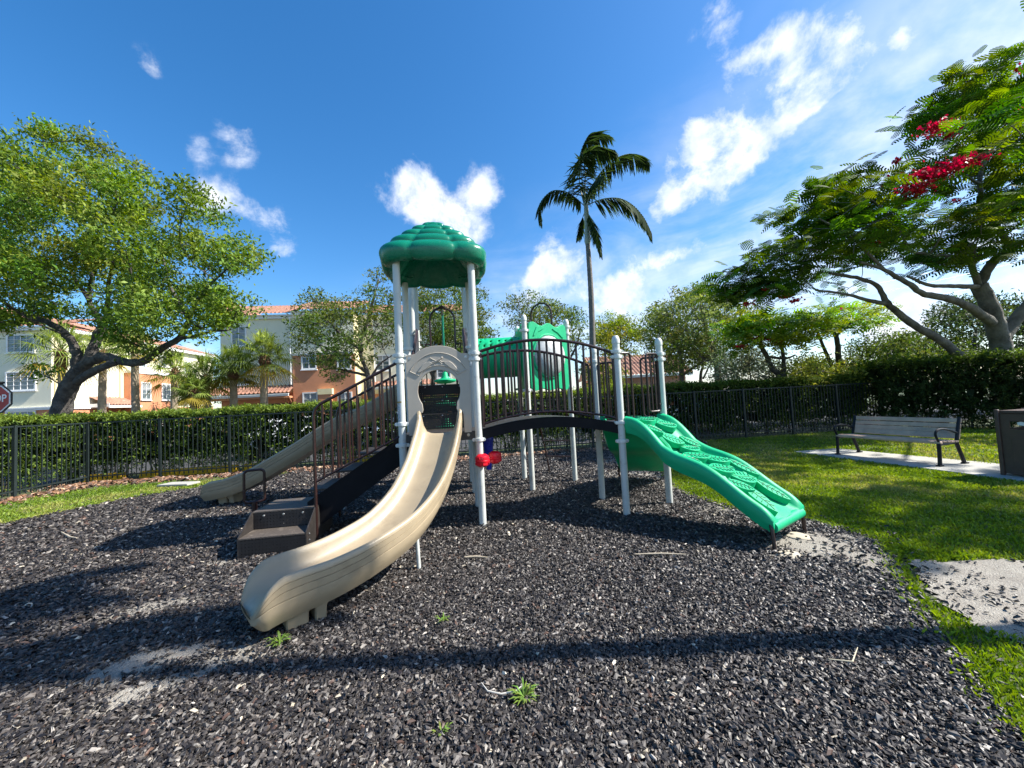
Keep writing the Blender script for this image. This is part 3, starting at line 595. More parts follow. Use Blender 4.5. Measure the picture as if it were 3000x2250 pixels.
# (x, y, rx, ry, angle, strength) of worn sandy places in the mulch
SAND = [(-2.45,2.62,.50,.17,.45,1.0), (-2.20,2.38,.42,.09,.6,.9), (-1.95,2.62,.3,.16,.3,.8), (-3.1,3.4,.45,.14,.5,.55), (-2.75,3.85,.4,.12,.5,.45), (-3.3,4.3,.22,.16,0,.6), (3.0,4.0,.55,.28,.2,1.0), (3.25,3.55,.33,.28,0,.85), (2.5,3.72,.3,.10,0,.7), (2.7,6.9,.35,1.0,.1,.6), (2.4,8.0,.8,.6,0,.8), (2.7,10.0,.6,1.6,0,.6), (2.6,5.3,.3,.4,0,.5), (-5.2,7.6,.8,.2,.2,.4), (-7.4,8.6,.5,1.1,-.5,.4)]
def sandf(x, y):
    s = np.zeros(np.shape(x))
    for (cx, cy, rx, ry, a, k) in SAND:
        dx, dy = x-cx, y-cy; p, q = dx*math.cos(a)+dy*math.sin(a), -dx*math.sin(a)+dy*math.cos(a); d = np.sqrt((p/rx)**2+(q/ry)**2)
        s = np.maximum(s, k*np.clip(1.45-d+.35*wob(x, y, 2.2), 0, 1))
    return s
mAsph = plain('asphalt', (.055,.055,.058), .85, .2, 2, .3, 90)
mDirt = plain('soil and lawn base', (.050,.085,.018), .9, .4, 3, .4, 40, c2=(.11,.10,.05))
def sheet(name, poly, z, mat, kind='structure'):
    mb = MB(); mb.v = [(x, y, z) for x, y in poly]; tri = tessellate_polygon([[Vector((x, y, 0)) for x, y in poly]]); mb.f = [tuple(t) for t in tri]; mb.sm = [False]*len(tri)
    o = mb.build(name, mat); tag(o, kind=kind); return o
sheet('ground', [(-900,-400), (900,-400), (900,1500), (-900,1500)], -.03, plain('far ground', (.06,.09,.03), .9, .3, .4))
sheet('lawn', [(-11.6,-6), (24,-6), (24,12.0), (12.4,13.9), (-12.2,10.7)], -.006, mDirt)
sheet('parking_road', [(-70,10), (-12.6,6), (-12.8,11.8), (12.5,15.3), (60,14), (60,29.5), (-70,29.5)], -.012, mAsph)
def gridsheet(name, poly, step, z, mat):
    xs = np.arange(min(p[0] for p in poly), max(p[0] for p in poly)+step, step); ys = np.arange(min(p[1] for p in poly), max(p[1] for p in poly)+step, step)
    X, Y = np.meshgrid(xs, ys); keep = inpoly(poly, X[:-1, :-1]+step/2+.04*wob(X[:-1, :-1], Y[:-1, :-1]), Y[:-1, :-1]+step/2)
    nx = len(xs); I = np.arange(nx*len(ys)).reshape(len(ys), nx); q = np.stack([I[:-1, :-1][keep], I[:-1, 1:][keep], I[1:, 1:][keep], I[1:, :-1][keep]], 1)
    Zz = z + .012*wob(X, Y, .6) + .006*wob(X, Y, 2.1); me = bpy.data.meshes.new(name); V = np.stack([X, Y, Zz], -1).reshape(-1, 3)
    me.vertices.add(len(V)); me.vertices.foreach_set('co', V.astype(np.float32).ravel()); me.loops.add(q.size); me.polygons.add(len(q)); me.loops.foreach_set('vertex_index', q.astype(np.int32).ravel()); me.polygons.foreach_set('loop_start', np.arange(0, q.size, 4, dtype=np.int32)); me.update(calc_edges=True)
    me.polygons.foreach_set('use_smooth', [True]*len(q)); a = me.attributes.new('sand', 'FLOAT', 'POINT'); a.data.foreach_set('value', np.asarray(sandf(X, Y)).astype(np.float32).ravel() if name == 'mulch_bed' else np.ones(X.size, np.float32))
    me.materials.append(mat); o = bpy.data.objects.new(name, me); COL.objects.link(o); return tag(o, kind='structure')
def mulchmat():
    m, t, b = newmat('mulch bed'); g = N(t, 'ShaderNodeTexCoord').outputs['Object']; a = N(t, 'ShaderNodeAttribute', attribute_name='sand').outputs['Fac']
    vo = N(t, 'ShaderNodeTexVoronoi'); vo.inputs['Scale'].default_value = 38; t.links.new(g, vo.inputs['Vector']); sp_ = N(t, 'ShaderNodeSeparateColor'); t.links.new(vo.outputs['Color'], sp_.inputs[0])
    chip = ramp(t, sp_.outputs[0], [(0, (.010,.010,.012)), (.55, (.030,.028,.030)), (.8, (.07,.062,.06)), (.93, (.16,.14,.13)), (1, (.32,.29,.25))])
    sn = ramp(t, noise(t, g, 5, 8, .65), [(.3, (.25,.22,.18)), (.7, (.40,.37,.31))])
    sn = mixc(t, ramp(t, noise(t, g, 60, 4, .6), [(.45, (0,0,0)), (.62, (.7,.7,.7))]), sn, (.22,.19,.155))
    fac = ramp(t, math_(t, 'ADD', math_(t, 'MULTIPLY', a, 1.15), math_(t, 'MULTIPLY', math_(t, 'SUBTRACT', noise(t, g, 22, 7, .7), .5), 1.5)), [(.42, (0,0,0)), (.62, (1,1,1))])
    t.links.new(mixc(t, fac, chip, sn), b.inputs['Base Color']); b.inputs['Roughness'].default_value = .8
    bn = N(t, 'ShaderNodeBump'); bn.inputs['Strength'].default_value = 1; bn.inputs['Distance'].default_value = .02; t.links.new(mixc(t, fac, vo.outputs['Distance'], noise(t, g, 90, 4)), bn.inputs['Height']); t.links.new(bn.outputs[0], b.inputs['Normal'])
    return m
mMulch = mulchmat()
gridsheet('mulch_bed', BED, .06, .012, mMulch); gridsheet('sand_patch', SANDP, .06, .012, mMulch)
# loose rubber chips, one mesh
def scatter_r(n, rmin, rmax, a0=-64, a1=64, p=1.0):
    r = rmin + (rmax-rmin)*RNG.random(n)**p; a = np.radians(a0 + (a1-a0)*RNG.random(n)); return r*np.sin(a), r*np.cos(a)
def chips(x, y, size, palette, wts, name, label_kind='stuff', zoff=.012):
    n = len(x); L = size*(.45+RNG.random(n)**1.5*1.3); Wd = L*(.22+.36*RNG.random(n)); Hh = L*(.08+.24*RNG.random(n)); th = RNG.random(n)*2*np.pi
    tl = (RNG.random(n)-.5)*1.5; tr_ = (RNG.random(n)-.5)*1.3
    base = np.array([[-.5,-.5,0], [.5,-.35,0], [.42,.5,0], [-.45,.38,0], [-.28,-.2,1], [.3,-.12,.85], [.12,.3,1.0]])
    P = base[None]*np.stack([L, Wd, Hh], 1)[:, None] + (RNG.random((n, 7, 3))-.5)*(L*.22)[:, None, None]
    c, s = np.cos(tl), np.sin(tl); X_ = P[..., 0]*c[:, None] - P[..., 2]*s[:, None]; Z_ = P[..., 0]*s[:, None] + P[..., 2]*c[:, None]
    c, s = np.cos(tr_), np.sin(tr_); Y_ = P[..., 1]*c[:, None] - Z_*s[:, None]; Z_ = P[..., 1]*s[:, None] + Z_*c[:, None]
    c, s = np.cos(th), np.sin(th); X2 = X_*c[:, None]-Y_*s[:, None]; Y2 = X_*s[:, None]+Y_*c[:, None]
    z0 = zoff + .012*wob(x, y, .6) + .006*wob(x, y, 2.1) + L*.12 + RNG.random(n)*size*.35
    V = np.stack([X2+x[:, None], Y2+y[:, None], Z_+z0[:, None]], -1); tri = np.array([[4,5,6], [0,1,5], [0,5,4], [1,2,6], [1,6,5], [2,3,6], [3,0,4], [3,4,6]])
    me = bpy.data.meshes.new(name); me.vertices.add(n*7); me.vertices.foreach_set('co', V.astype(np.float32).ravel())
    q = (tri[None]+7*np.arange(n)[:, None, None]).reshape(-1, 3); me.loops.add(q.size); me.polygons.add(len(q)); me.loops.foreach_set('vertex_index', q.astype(np.int32).ravel()); me.polygons.foreach_set('loop_start', np.arange(0, q.size, 3, dtype=np.int32)); me.update(calc_edges=True)
    pal = np.array(palette); ci = RNG.choice(len(pal), n, p=np.array(wts)/sum(wts)); colr = pal[ci]*(.6+.8*RNG.random((n, 1))); colr = np.repeat(colr, 8, 0)*(.85+.3*RNG.random((n*8, 1)))
    me.polygons.foreach_set('use_smooth', [False]*(n*8)); a = me.attributes.new('tint', 'FLOAT_COLOR', 'FACE'); cc = np.ones((n*8, 4), np.float32); cc[:, :3] = colr; a.data.foreach_set('color', cc.ravel())
    me.materials.append(mChip); o = bpy.data.objects.new(name, me); COL.objects.link(o); return tag(o, kind=label_kind)
mChip = tinted('rubber chip', .5, 0, .5)
PAL = [(.014,.011,.010), (.029,.024,.021), (.058,.049,.043), (.115,.098,.084), (.25,.225,.195), (.10,.058,.04), (.46,.40,.30)]; WT = [29, 30, 23, 12, 3.2, 2.2, .6]
X1, Y1 = scatter_r(170000, 1.2, 4.4, p=.85); X2, Y2 = scatter_r(150000, 3.7, 9.2, -67, 50, .85); X3, Y3 = scatter_r(62000, 7.5, 12.6, -60, 28, .9)
S = np.concatenate([np.full(len(X1), .026), np.full(len(X2), .033), np.full(len(X3), .046)]); X, Y = np.concatenate([X1, X2, X3]), np.concatenate([Y1, Y2, Y3])
k = inpoly(BED, X+.05*wob(X, Y, 2), Y) & (RNG.random(len(X)) > np.clip(sandf(X, Y), 0, 1)**.9*(.95+.18*wob(X, Y, 6)))
o = chips(X[k], Y[k], S[k], PAL, WT, 'rubber_mulch'); tag(o, 'black shredded rubber mulch covering the play area', 'mulch')
X1, Y1 = 2.9+3.5*RNG.random(9000), 2.0+1.6*RNG.random(9000); k = inpoly(SANDP, X1, Y1) & (RNG.random(9000) < .16+.45*wob(X1, Y1, 1.5)); chips2 = (X1[k], Y1[k])
X4, Y4 = scatter_r(2600, 1.6, 9, 20, 62); k = ~inpoly(BED, X4, Y4) & inpoly([(a*1.13-.1, b) for a, b in BED], X4, Y4); X4, Y4 = np.concatenate([chips2[0], X4[k]]), np.concatenate([chips2[1], Y4[k]])
tag(chips(X4, Y4, np.full(len(X4), .027), PAL, WT, 'stray_mulch'), 'stray black chips lying on the sandy ground at right', 'mulch')
# grass blades
mGrass = tinted('grass blade', .5, .35, .3)
def grass(x, y, h, w, cols, name):
    n = len(x); th = RNG.random(n)*2*np.pi; lean = .25+.75*RNG.random(n); ld = RNG.random(n)*2*np.pi; hh = h*(.5+.8*RNG.random(n)); ww = w*(.6+.8*RNG.random(n))
    dx, dy = np.cos(th)*ww/2, np.sin(th)*ww/2; lx, ly = np.cos(ld)*hh*lean, np.sin(ld)*hh*lean
    V = np.zeros((n, 4, 3)); V[:, 0] = np.stack([x-dx, y-dy, np.full(n, -.01)], -1); V[:, 1] = np.stack([x+dx, y+dy, np.full(n, -.01)], -1)
    V[:, 2] = np.stack([x+dx*.7+lx*.45, y+dy*.7+ly*.45, hh*.6], -1); V[:, 3] = np.stack([x+lx, y+ly, hh*.8], -1)
    pal = np.array(cols); patch = np.clip(.5+.5*wob(x, y, .45)+.5*(RNG.random(n)-.5), 0, .999); c = pal[(patch*len(pal)).astype(int)]*(.7+.6*RNG.random((n, 1)))
    return V, c
GC = [(.11,.19,.018), (.15,.24,.022), (.19,.28,.03), (.245,.31,.045), (.33,.34,.09)]
Xa, Ya = scatter_r(70000, 1.6, 5.5, 15, 66); Xb, Yb = scatter_r(110000, 4.5, 10.5, 12, 62, .9); Xc, Yc = scatter_r(85000, 9, 19.5, 10, 60, .9); Xd, Yd = scatter_r(60000, 7, 14.5, -66, -28, .9)
Vs, Cs = [], []
for (x, y, h, w) in ((Xa, Ya, .034, .008), (Xb, Yb, .040, .014), (Xc, Yc, .045, .024), (Xd, Yd, .04, .02)):
    k = ~inpoly(BED, x+.06*wob(x, y, 3), y+.05*wob(y, x, 2.7)) & ~inpoly(SANDP, x+.08*wob(x, y, 2), y+.06*wob(x, y, 3)) & (y < 12.0+.13*x) & ((x > -11.0) | (y > 99))
    k &= ~inpoly([(6.91,9.65), (7.63,5.7), (7.9,4.3), (9.3,4.5), (8.05,9.76)], x, y)
    k &= ~((x < 0) & (y > 10.0+.15*(x+8) + .25*wob(x, y, 1)) & (RNG.random(len(x)) < .85))
    v_, c_ = grass(x[k], y[k], h, w, GC, 'g'); Vs.append(v_); Cs.append(c_)
xe, ye = [], []                                                   # ragged tufts reaching over the bed's edge
for i in range(len(BED)):
    (x1, y1), (x2, y2) = BED[i], BED[(i+1) % len(BED)]
    if y1 < 0 or y2 < 0 or (y1 > 9.5 and x1 < 3): continue
    L = math.hypot(x2-x1, y2-y1); n = int(L*260); t = RNG.random(n); xe.append(x1+(x2-x1)*t+RNG.normal(0, .05, n)); ye.append(y1+(y2-y1)*t+RNG.normal(0, .05, n))
v_, c_ = grass(np.concatenate(xe), np.concatenate(ye), .05, .009, GC[1:], 'g'); Vs.append(v_); Cs.append(c_)
o = quads('grass', np.concatenate(Vs), mGrass, None, np.concatenate(Cs)); tag(o, 'short green lawn grass around the mulch area', 'grass', kind='stuff')
# brown leaf litter along the fence foot
x = -12+18*RNG.random(5200); y = 11.80+.13*x - .26*np.abs(RNG.normal(0, 1, 5200)); x2 = -11.35+.35*np.abs(RNG.normal(0, 1, 1800)); y2 = 3+7.6*RNG.random(1800)
LPAL = [(.20,.095,.05), (.30,.17,.10), (.13,.07,.045), (.38,.26,.16), (.07,.05,.04)]
tag(chips(np.concatenate([x, x2]), np.concatenate([y, y2]), np.full(7000, .085), LPAL, [3,3,3,1,3], 'leaf_litter', zoff=.0), 'brown dry leaf litter along the foot of the fence', 'leaves')
# small things lying in the mulch
mLeaf = tinted('leaf surface', .6, .35, .18)
def weed(px, py, h, n, lab, spread=1.0):
    c = gr(px, py); V = []; cc = []
    for i in range(n):
        a = random.random()*6.283; l = h*(.6+.7*random.random()); d = Vector((math.cos(a), math.sin(a), 0)); e = Vector((-d.y, d.x, 0)); up_ = .25+random.random()*.9; b0 = c + d*random.random()*.03*spread + Z*.03
        mid = b0 + d*l*.5*spread + Z*l*up_*.6; tip = b0 + d*l*spread + Z*l*up_*.55; w = .005
        V.append([b0-e*w*.5, b0+e*w*.5, mid+e*w, mid-e*w]); V.append([mid-e*w, mid+e*w, tip+e*.001, tip-e*.001]); q = (.15+.08*random.random(), .24+.08*random.random(), .055); cc += [q, q]
    o = quads('weed', np.array(V), mLeaf, None, np.array(cc)); tag(o, lab, 'weed', 'weeds in the mulch')
weed(820, 1893, .06, 40, 'green weed tuft beside the foot of the near tan slide'); weed(1537, 2058, .055, 50, 'largest green weed, below the long shadow line in the mulch'); weed(1295, 2160, .03, 18, 'tiny green weed nearest the bottom of the photo'); weed(1302, 1828, .05, 16, 'thin pale weed sprig right of the near slide')
def stick(pts, r, lab, col=(.50,.42,.30)):
    mb = MB(); q = [gr(x, y) + Z*.055 for x, y in pts]; mb.tube(q, [r*.6]+[r]*(len(q)-2)+[r*.5] if len(q) > 2 else r, 6); o = mb.build('twig', plain('twig bark', col, .8)); tag(o, lab, 'twig', 'twigs on the mulch')
stick([(1362,1648), (1395,1646), (1428,1649)], .010, 'short pale twig on the mulch right of the near slide'); stick([(1862,1640), (1940,1638), (2012,1641)], .008, 'long pale twig on the mulch below the bridge end')
stick([(1412,2030), (1430,2055), (1470,2064), (1512,2056), (1530,2040)], .004, 'thin curved white root beside the largest weed', (.6,.56,.48))
stick([(180,1570), (205,1585), (225,1588)], .012, 'short brown stick on the mulch at far left'); stick([(1190,2250), (2000,2240)][:0] or [(2430,1960), (2500,1968), (2515,1925)], .004, 'thin bent straw on the mulch at lower right', (.55,.48,.33))
mb = MB(); c = gr(1205, 1402); mb.lathe([(.0, .0)], c) if False else None
c = Vector((-9.0+.6, 9.9, 0)); c = gr(525, 1422)
mb.prism([(-.42, -.14), (.36, -.2), (.42, .12), (-.36, .2)], c + Z*.01, (1,0,0), (0,1,0), (0,0,1), .05); tag(mb.build('drain_cover', mConcrete, bevel=.01), 'pale flat cover slab lying in the grass by the left fence', 'slab')
for px, py, lab in ((2310, 1628, 'round concrete footing under the near leg of the green climber'), (2335, 1573, 'pale concrete footing under the far leg of the green climber')):
    mb = MB(); c = gr(px, py); mb.lathe([(.0, .030), (.08, .028), (.11, .018), (.13, -.02)], c, 22); tag(mb.build('footing', plain('sandy concrete', (.50,.44,.33), .9, .15, 8)), lab, 'footing', 'concrete footings')
# concrete pad under bench and bin
mb = MB(); mb.prism([(6.91,9.65), (7.58,6.12), (9.02,6.38), (8.05,9.76)], (0,0,-.05), (1,0,0), (0,1,0), (0,0,1), .075); mb.prism([(7.585,6.105), (7.93,4.2), (9.4,4.4), (9.02,6.365)], (0,0,-.05), (1,0,0), (0,1,0), (0,0,1), .073)
tag(mb.build('pavement', mConcrete, bevel=.008), kind='structure')

# ------------------------------------------------------------------ bench, bin, stop sign
mWood = plain('weathered bench plank', (.62,.43,.31), .6, .25, 5, .15, 50, dirt=((.30,.24,.2), 3, .5, .5)); mIron = plain('dark cast iron', (.006,.008,.014), .45, .3, 12, spec=.3)
bo = Vector((7.60, 8.02, .025)); BN = thing('park_bench', 'park bench with weathered wooden slats and black cast iron ends', 'bench', bo)
bd = Vector((.215, -.977, 0)); bk = Vector((.977, .215, 0))       # along the seat, towards the back
def bp(a, b, z): return bo + bd*a + bk*b + Z*z
for b_, z_, w_, h_ in ((.0, .425, .07, .05), (.10, .44, .085, .03), (.20, .435, .085, .03), (.30, .43, .085, .03), (.40, .428, .085, .03)):
    mb = MB(); mb.bar(bp(-.93, b_, z_), bp(.93, b_, z_), w_, h_); mb.build('seat_slat', mWood, BN, bevel=.014 if b_ == 0 else .006, seg=3)
for i, (b_, z_) in enumerate(((.475, .52), (.50, .615), (.525, .705), (.552, .80))):
    mb = MB(); nn = (bk*.26 + Z).normalized(); mb.bar(bp(-.93, b_, z_), bp(.93, b_, z_), .025, .082 if i else .11, up=nn); mb.build('back_slat', mWood, BN, bevel=.006)
for s_ in (-1, 1):
    a = .90*s_; mb = MB()
    def cur(pts, r, fl=1.0): mb.tube(smooth_path([bp(a, b, z) for b, z in pts], 14), r, 8)
    cur([(-.02, .41), (-.03, .2), (-.045, .0)], .030); cur([(.42, .40), (.50, .2), (.58, .0)], .032); cur([(-.03, .40), (.2, .395), (.43, .41)], .026); cur([(.43, .40), (.48, .6), (.565, .86)], .028)
    cur([(.0, .42), (-.05, .50), (-.08, .60), (.0, .665), (.2, .66), (.46, .58)], .020)
    mb.box(bp(a, -.045, .012), (.07, .10, .024), math.atan2(bd.y, bd.x)); mb.box(bp(a, .585, .012), (.07, .10, .024), math.atan2(bd.y, bd.x))
    mb.build('bench_end', mIron, BN)
mb = MB(); mb.bar(bp(-.88, .2, .395), bp(.88, .2, .395), .05, .03); mb.build('seat_rail', mIron, BN)
mBin = plain('brown bin coating', (.085,.050,.036), .5, .2, 14, .3, 200)
b0 = gr(2940, 1391, .025); bu = Vector((.165, -.986, 0)); bw_ = .62; bn_ = Vector((-.986, -.165, 0))        # bn_: outward normal of the slotted face
BI = thing('litter_bin', 'brown metal litter bin with an open slot and a raised arched panel at right edge', 'bin', b0 - bn_*bw_/2 + bu*bw_/2)
def fp(a, z, d=0): return b0 + bu*a - bn_*d + Z*z
hB = 1.04; slot = [(.13, .74), (.49, .74), (.49, .865), (.13, .865)]
faces_ = [(b0, bu, bn_), (b0 + bu*bw_, -bn_, bu), (b0 + bu*bw_ - bn_*bw_, -bu, -bn_), (b0 - bn_*bw_, bn_, -bu)]
for o_, d_, n_ in faces_:
    mb = MB(); mb.prism([(.03, .03), (bw_-.03, .03), (bw_-.03, hB-.06), (.03, hB-.06)], o_, d_, Z, -n_, .02, holes=[slot]); pn = mb.build('side_panel', mBin, BI)
    m2 = MB(); ar = [(.14, .12), (.48, .12), (.48, .56)] + [(.31 + .17*math.cos(R(q)), .56+.10*math.sin(R(q))) for q in range(15, 166, 15)] + [(.14, .56)]
    m2.prism(ar, o_, d_, Z, n_, .012); m2.build('arched_panel', mBin, pn, bevel=.006)
    m2 = MB(); m2.bar(o_ + d_*(-.0) + Z*.49 - n_*.01, o_ + Z*.49 + d_*.0001 - n_*.01, .001, .001) if False else None
    m2.box(o_ + Z*(hB/2) - n_*0, (.05, .05, hB+.02), math.atan2(d_.y, d_.x)); m2.build('corner_post', mBin, BI, bevel=.010)
mb = MB(); mb.prism([(0, .02), (bw_, .02), (bw_, bw_-.02), (0, bw_-.02)], fp(0, hB-.055), bu, -bn_, Z, .05); mb.lathe([(.05, 0), (.045, .03), (0, .035)], fp(bw_/2, hB-.005, bw_/2), 12); mb.build('lid', mBin, BI, bevel=.01)
mb = MB(); mb.lathe([(.20, .05), (.22, .68)], fp(bw_/2, 0, bw_/2), 20); mb.build('liner', plain('bin liner', (.02,.02,.02), .4), BI)
mb = MB(); mb.prism([(-.035,-.02), (.03,-.03), (.04,.02), (.0,.035), (-.04,.02)], fp(.25, .83, .02), bu, Z, bn_, .012); mb.build('paper_scrap', plain('white paper', (.8,.8,.78), .8), BI)
for a, z in ((.2, -.003), (.45, -.003)):
    pass
SS = at(-3, 1169, 11.0); base = Vector((SS.x, SS.y, -.01)); ST = thing('stop_sign', 'red octagonal stop sign with white border on a dark post at left edge', 'sign', base)
fc_ = Vector((.12, -.993, 0)).normalized(); su = Vector((.993, .12, 0)).normalized(); mDark = plain('dark sign post', (.012,.012,.014), .4)
mb = MB(); mb.box((SS.x, SS.y, (SS.z+.45)/2), (.10, .10, SS.z+.45)); mb.build('post', mDark, ST)
mb = MB(); mb.box((SS.x, SS.y, SS.z+.47), (.16, .16, .06)); mb.build('post_cap', mDark, ST, bevel=.02)
def octo(r, o=0): return [(r*math.cos(R(22.5+45*k)), r*math.sin(R(22.5+45*k))) for k in range(8)]
for r_, th_, nm, cl in ((.44, .0, 'backing_frame', (.012,.012,.014)), (.405, .020, 'border', (.75,.75,.75)), (.375, .023, 'red_face', (.36,.006,.012))):
    mb = MB(); mb.prism(octo(r_), Vector((SS.x, SS.y, SS.z)) + fc_*(.06+th_), su, Z, fc_, .018); mb.build(nm, plain(nm, cl, .35), ST)
fc = bpy.data.curves.new('lettering', 'FONT'); fc.body = 'STOP'; fc.size = .30; fc.extrude = .002; fc.offset = .004; fc.align_x = 'CENTER'; fc.align_y = 'CENTER'
fo = bpy.data.objects.new('lettering', fc); COL.objects.link(fo); bpy.context.view_layer.update(); me = bpy.data.meshes.new_from_object(fo); bpy.data.objects.remove(fo)
me.transform(Matrix.Diagonal((.82, 1, 1, 1))); lm = Matrix((su, Z, fc_)).transposed().to_4x4(); lm.translation = Vector((SS.x, SS.y, SS.z)) + fc_*.104 - base; me.transform(lm)
lo = bpy.data.objects.new('lettering', me); COL.objects.link(lo); me.materials.append(plain('sign white', (.8,.8,.8), .4)); lo.parent = ST

# ------------------------------------------------------------------ fences
def fence(name, lab, a, b, n, h=1.66, first=True, pick=.112, last=True):
    a, b = Vector(a), Vector(b); T = thing(name, lab, 'fence', a, 'picket fence sides around the playground'); d = (b-a)/n; du = d.normalized()
    for i in range(n+1):
        if (i == 0 and not first) or (i == n and not last): continue
        p = a + d*i; mb = MB(); mb.box((p.x, p.y, h/2-.05), (.062, .062, h+.02), math.atan2(d.y, d.x)); mb.box((p.x, p.y, h-.02), (.07, .07, .03), math.atan2(d.y, d.x)); mb.build('post', mFence, T)
    for i in range(n):
        p = a + d*i; m = int(d.length/pick); mb = MB()
        for z_ in (h-.035, .17): mb = MB(); mb.bar(p + du*.032 + Z*z_, p + d - du*.032 + Z*z_, .032, .034); mb.build('rail', mFence, T)
        mb = MB()
        for k in range(1, m): q = p + d*(k/m); mb.box((q.x, q.y, (h-.06)/2+.04), (.018, .018, h-.13), math.atan2(d.y, d.x))
        mb.build('picket_panel', mFence, T)
fa = Vector((-10.75, 1.6, 0)); fcn = Vector((-11.95, 11.0, 0)); fe = Vector((13.1, 13.75, 0))
fcn = Vector((-11.65, 10.55, 0))
fence('picket_fence', 'dark metal picket fence along the left side, its pickets lit by the sun', (-10.55, 3.5, 0), fcn, 4)
fence('picket_fence', 'long dark metal picket fence behind the slides and the bridge', fcn, fe, 14, first=False)
# ------------------------------------------------------------------ foliage tools
mBark = plain('tree bark', (.12,.108,.095), .9, .45, 5, 1.0, 11, c2=(.035,.03,.027), bd=.07); mBarkG = plain('pale grey bark', (.20,.185,.16), .85, .3, 3, 1.0, 12, c2=(.075,.068,.06), bd=.05)
mPalmT = plain('palm trunk', (.44,.36,.26), .85, .3, 6, .6, 22, c2=(.27,.21,.15)); mSkirt = plain('old palm boots', (.19,.095,.05), .9, .4, 9, .8, 30)
mFlower = tinted('flower petal', .5, .3, .3)
def leafquads(C, size, cols, up=.35, aspect=.42, tint=None):
    n = len(C); d = RNG.normal(0, 1, (n, 3)); d[:, 2] -= .25; d /= np.linalg.norm(d, axis=1)[:, None]; nr = RNG.normal(0, 1, (n, 3)); nr[:, 2] = np.abs(nr[:, 2])+up
    w = np.cross(d, nr); w /= np.linalg.norm(w, axis=1)[:, None]+1e-9; s = (size*(.6+.8*RNG.random(n)))[:, None] if np.ndim(size) == 0 else (size*(.6+.8*RNG.random(n)))[:, None]
    f = np.cross(w, d)*s*.10
    V = np.stack([C - d*s*.5, C + w*s*aspect*.5 + f, C + d*s*.5, C - w*s*aspect*.5 + f], 1); pal = np.array(cols); c = pal[RNG.integers(0, len(pal), n)]*(.72+.56*RNG.random((n, 1)))
    if tint is not None: c = c*tint
    return V, c
def sprays(center, rad, n, per=14, sr=.22, shell=.5):
    """leaf centres grouped in little sprays through an ellipsoid, thicker to its skin"""
    m = max(1, n//per); d = RNG.normal(0, 1, (m, 3)); d /= np.linalg.norm(d, axis=1)[:, None]; r = RNG.random(m)**(1/3*shell+.12); S_ = np.array(center) + d*np.array(rad)*r[:, None]
    return (S_[:, None] + RNG.normal(0, sr, (m, per, 3))*np.array([1, 1, .7])).reshape(-1, 3)
def limb(mb, pts, r0, r1, n=10, seg=None, wig=.0):
    k = seg or max(6, len(pts)*4); q = smooth_path(pts, k); L = sum((q[i+1]-q[i]).length for i in range(k))
    q = [p + Vector((random.uniform(-1,1), random.uniform(-1,1), random.uniform(-1,1)))*wig*L*.02*(0 < i < k) for i, p in enumerate(q)]
    rs = [r0 + (r1-r0)*(i/k)**.8 for i in range(k+1)]; rs = [r*(1+random.uniform(-.06, .06)) for r in rs]; mb.tube(q, rs, n); return list(zip(q, rs))
def crown_pts(poly, Y, depth, n, seed=0):
    """clump centres that fill an outline seen from the lawn, spread in depth like a rounded crown"""
    rg = random.Random(seed); xs = [p[0] for p in poly]; ys = [p[1] for p in poly]; out = []; P = poly
    cx_, cy_ = sum(xs)/len(xs), sum(ys)/len(ys); hx, hy = (max(xs)-min(xs))/2, (max(ys)-min(ys))/2; t = 0
    while len(out) < n and t < 60*n:
        t += 1; x, y = rg.uniform(min(xs), max(xs)), rg.uniform(min(ys), max(ys))
        if not bool(inpoly(P, np.array([x]), np.array([y]))[0]): continue
        e = min(1, math.hypot((x-cx_)/hx, (y-cy_)/hy)); dy = rg.uniform(-1, 1)*depth*math.sqrt(max(.08, 1-e*e)); c = at(x, y, Y+dy)
        if c.z < .4: continue
        if all((c-o_).length > .35*depth*(40/max(n, 40))**.4 for o_ in out[-60:]) or t > 30*n: out.append(c)
    return out
def tree(name, lab, cat, group, base, limbs, clumps, nleaf, lsize, cols, bark, cr=(.8,.8,.6), sr=.2, per=14, twig=True, twr=.035, kindleaf=None, up=.35, jit=.15, dz=0):
    T = thing(name, lab, cat, base, group); mb = MB(); nodes = []
    for pts, r0, r1 in limbs: nodes += limb(mb, pts, r0, r1, 12, wig=.2)
    tr_ = mb.build('trunk', bark, T, sharp=60); mb = MB()
    if twig and clumps:
        for c in clumps:
            best = min(nodes, key=lambda q: (q[0]-c).length + max(0, q[0].z - c.z)*.8); a, r = best; d = c-a; L = d.length
            if L < .25: continue
            m = a + d*.5 + Vector((random.uniform(-.12, .12)*L, random.uniform(-.12, .12)*L, -.06*L)); tp = smooth_path([a, m, c], 7); r_ = min(r*.6, twr*(.6+L*.16)); mb.tube(tp, [r_ + (.25*twr-r_)*(i/7) for i in range(8)], 6)
            nodes += [(q, .03) for q in tp[2:]]
            for k_ in range(3):
                e = c + Vector((random.uniform(-1,1)*cr[0], random.uniform(-1,1)*cr[1], random.uniform(-.7,1)*cr[2]))*.8; mb.tube([tp[4], (tp[4]+e)/2 + Vector((0,0,.05)), e], [.35*twr, .25*twr, .1*twr], 5)
        if mb.v: mb.build('branches', bark, T, sharp=60)
    V, C_ = [], []; per_c = max(per, int(nleaf/len(clumps)))
    for c in clumps:
        f = random.uniform(.6, 1.25); P = sprays((c.x, c.y, c.z+dz), np.array(cr)*f, int(per_c*f*f), per, sr); hue = np.array([random.uniform(.82, 1.2), random.uniform(.88, 1.12), random.uniform(.8, 1.2)]); v_, c_ = leafquads(P, lsize, cols, up, tint=hue); V.append(v_); C_.append(c_)
    quads('crown', np.concatenate(V), mLeaf, T, np.concatenate(C_)); return T, nodes
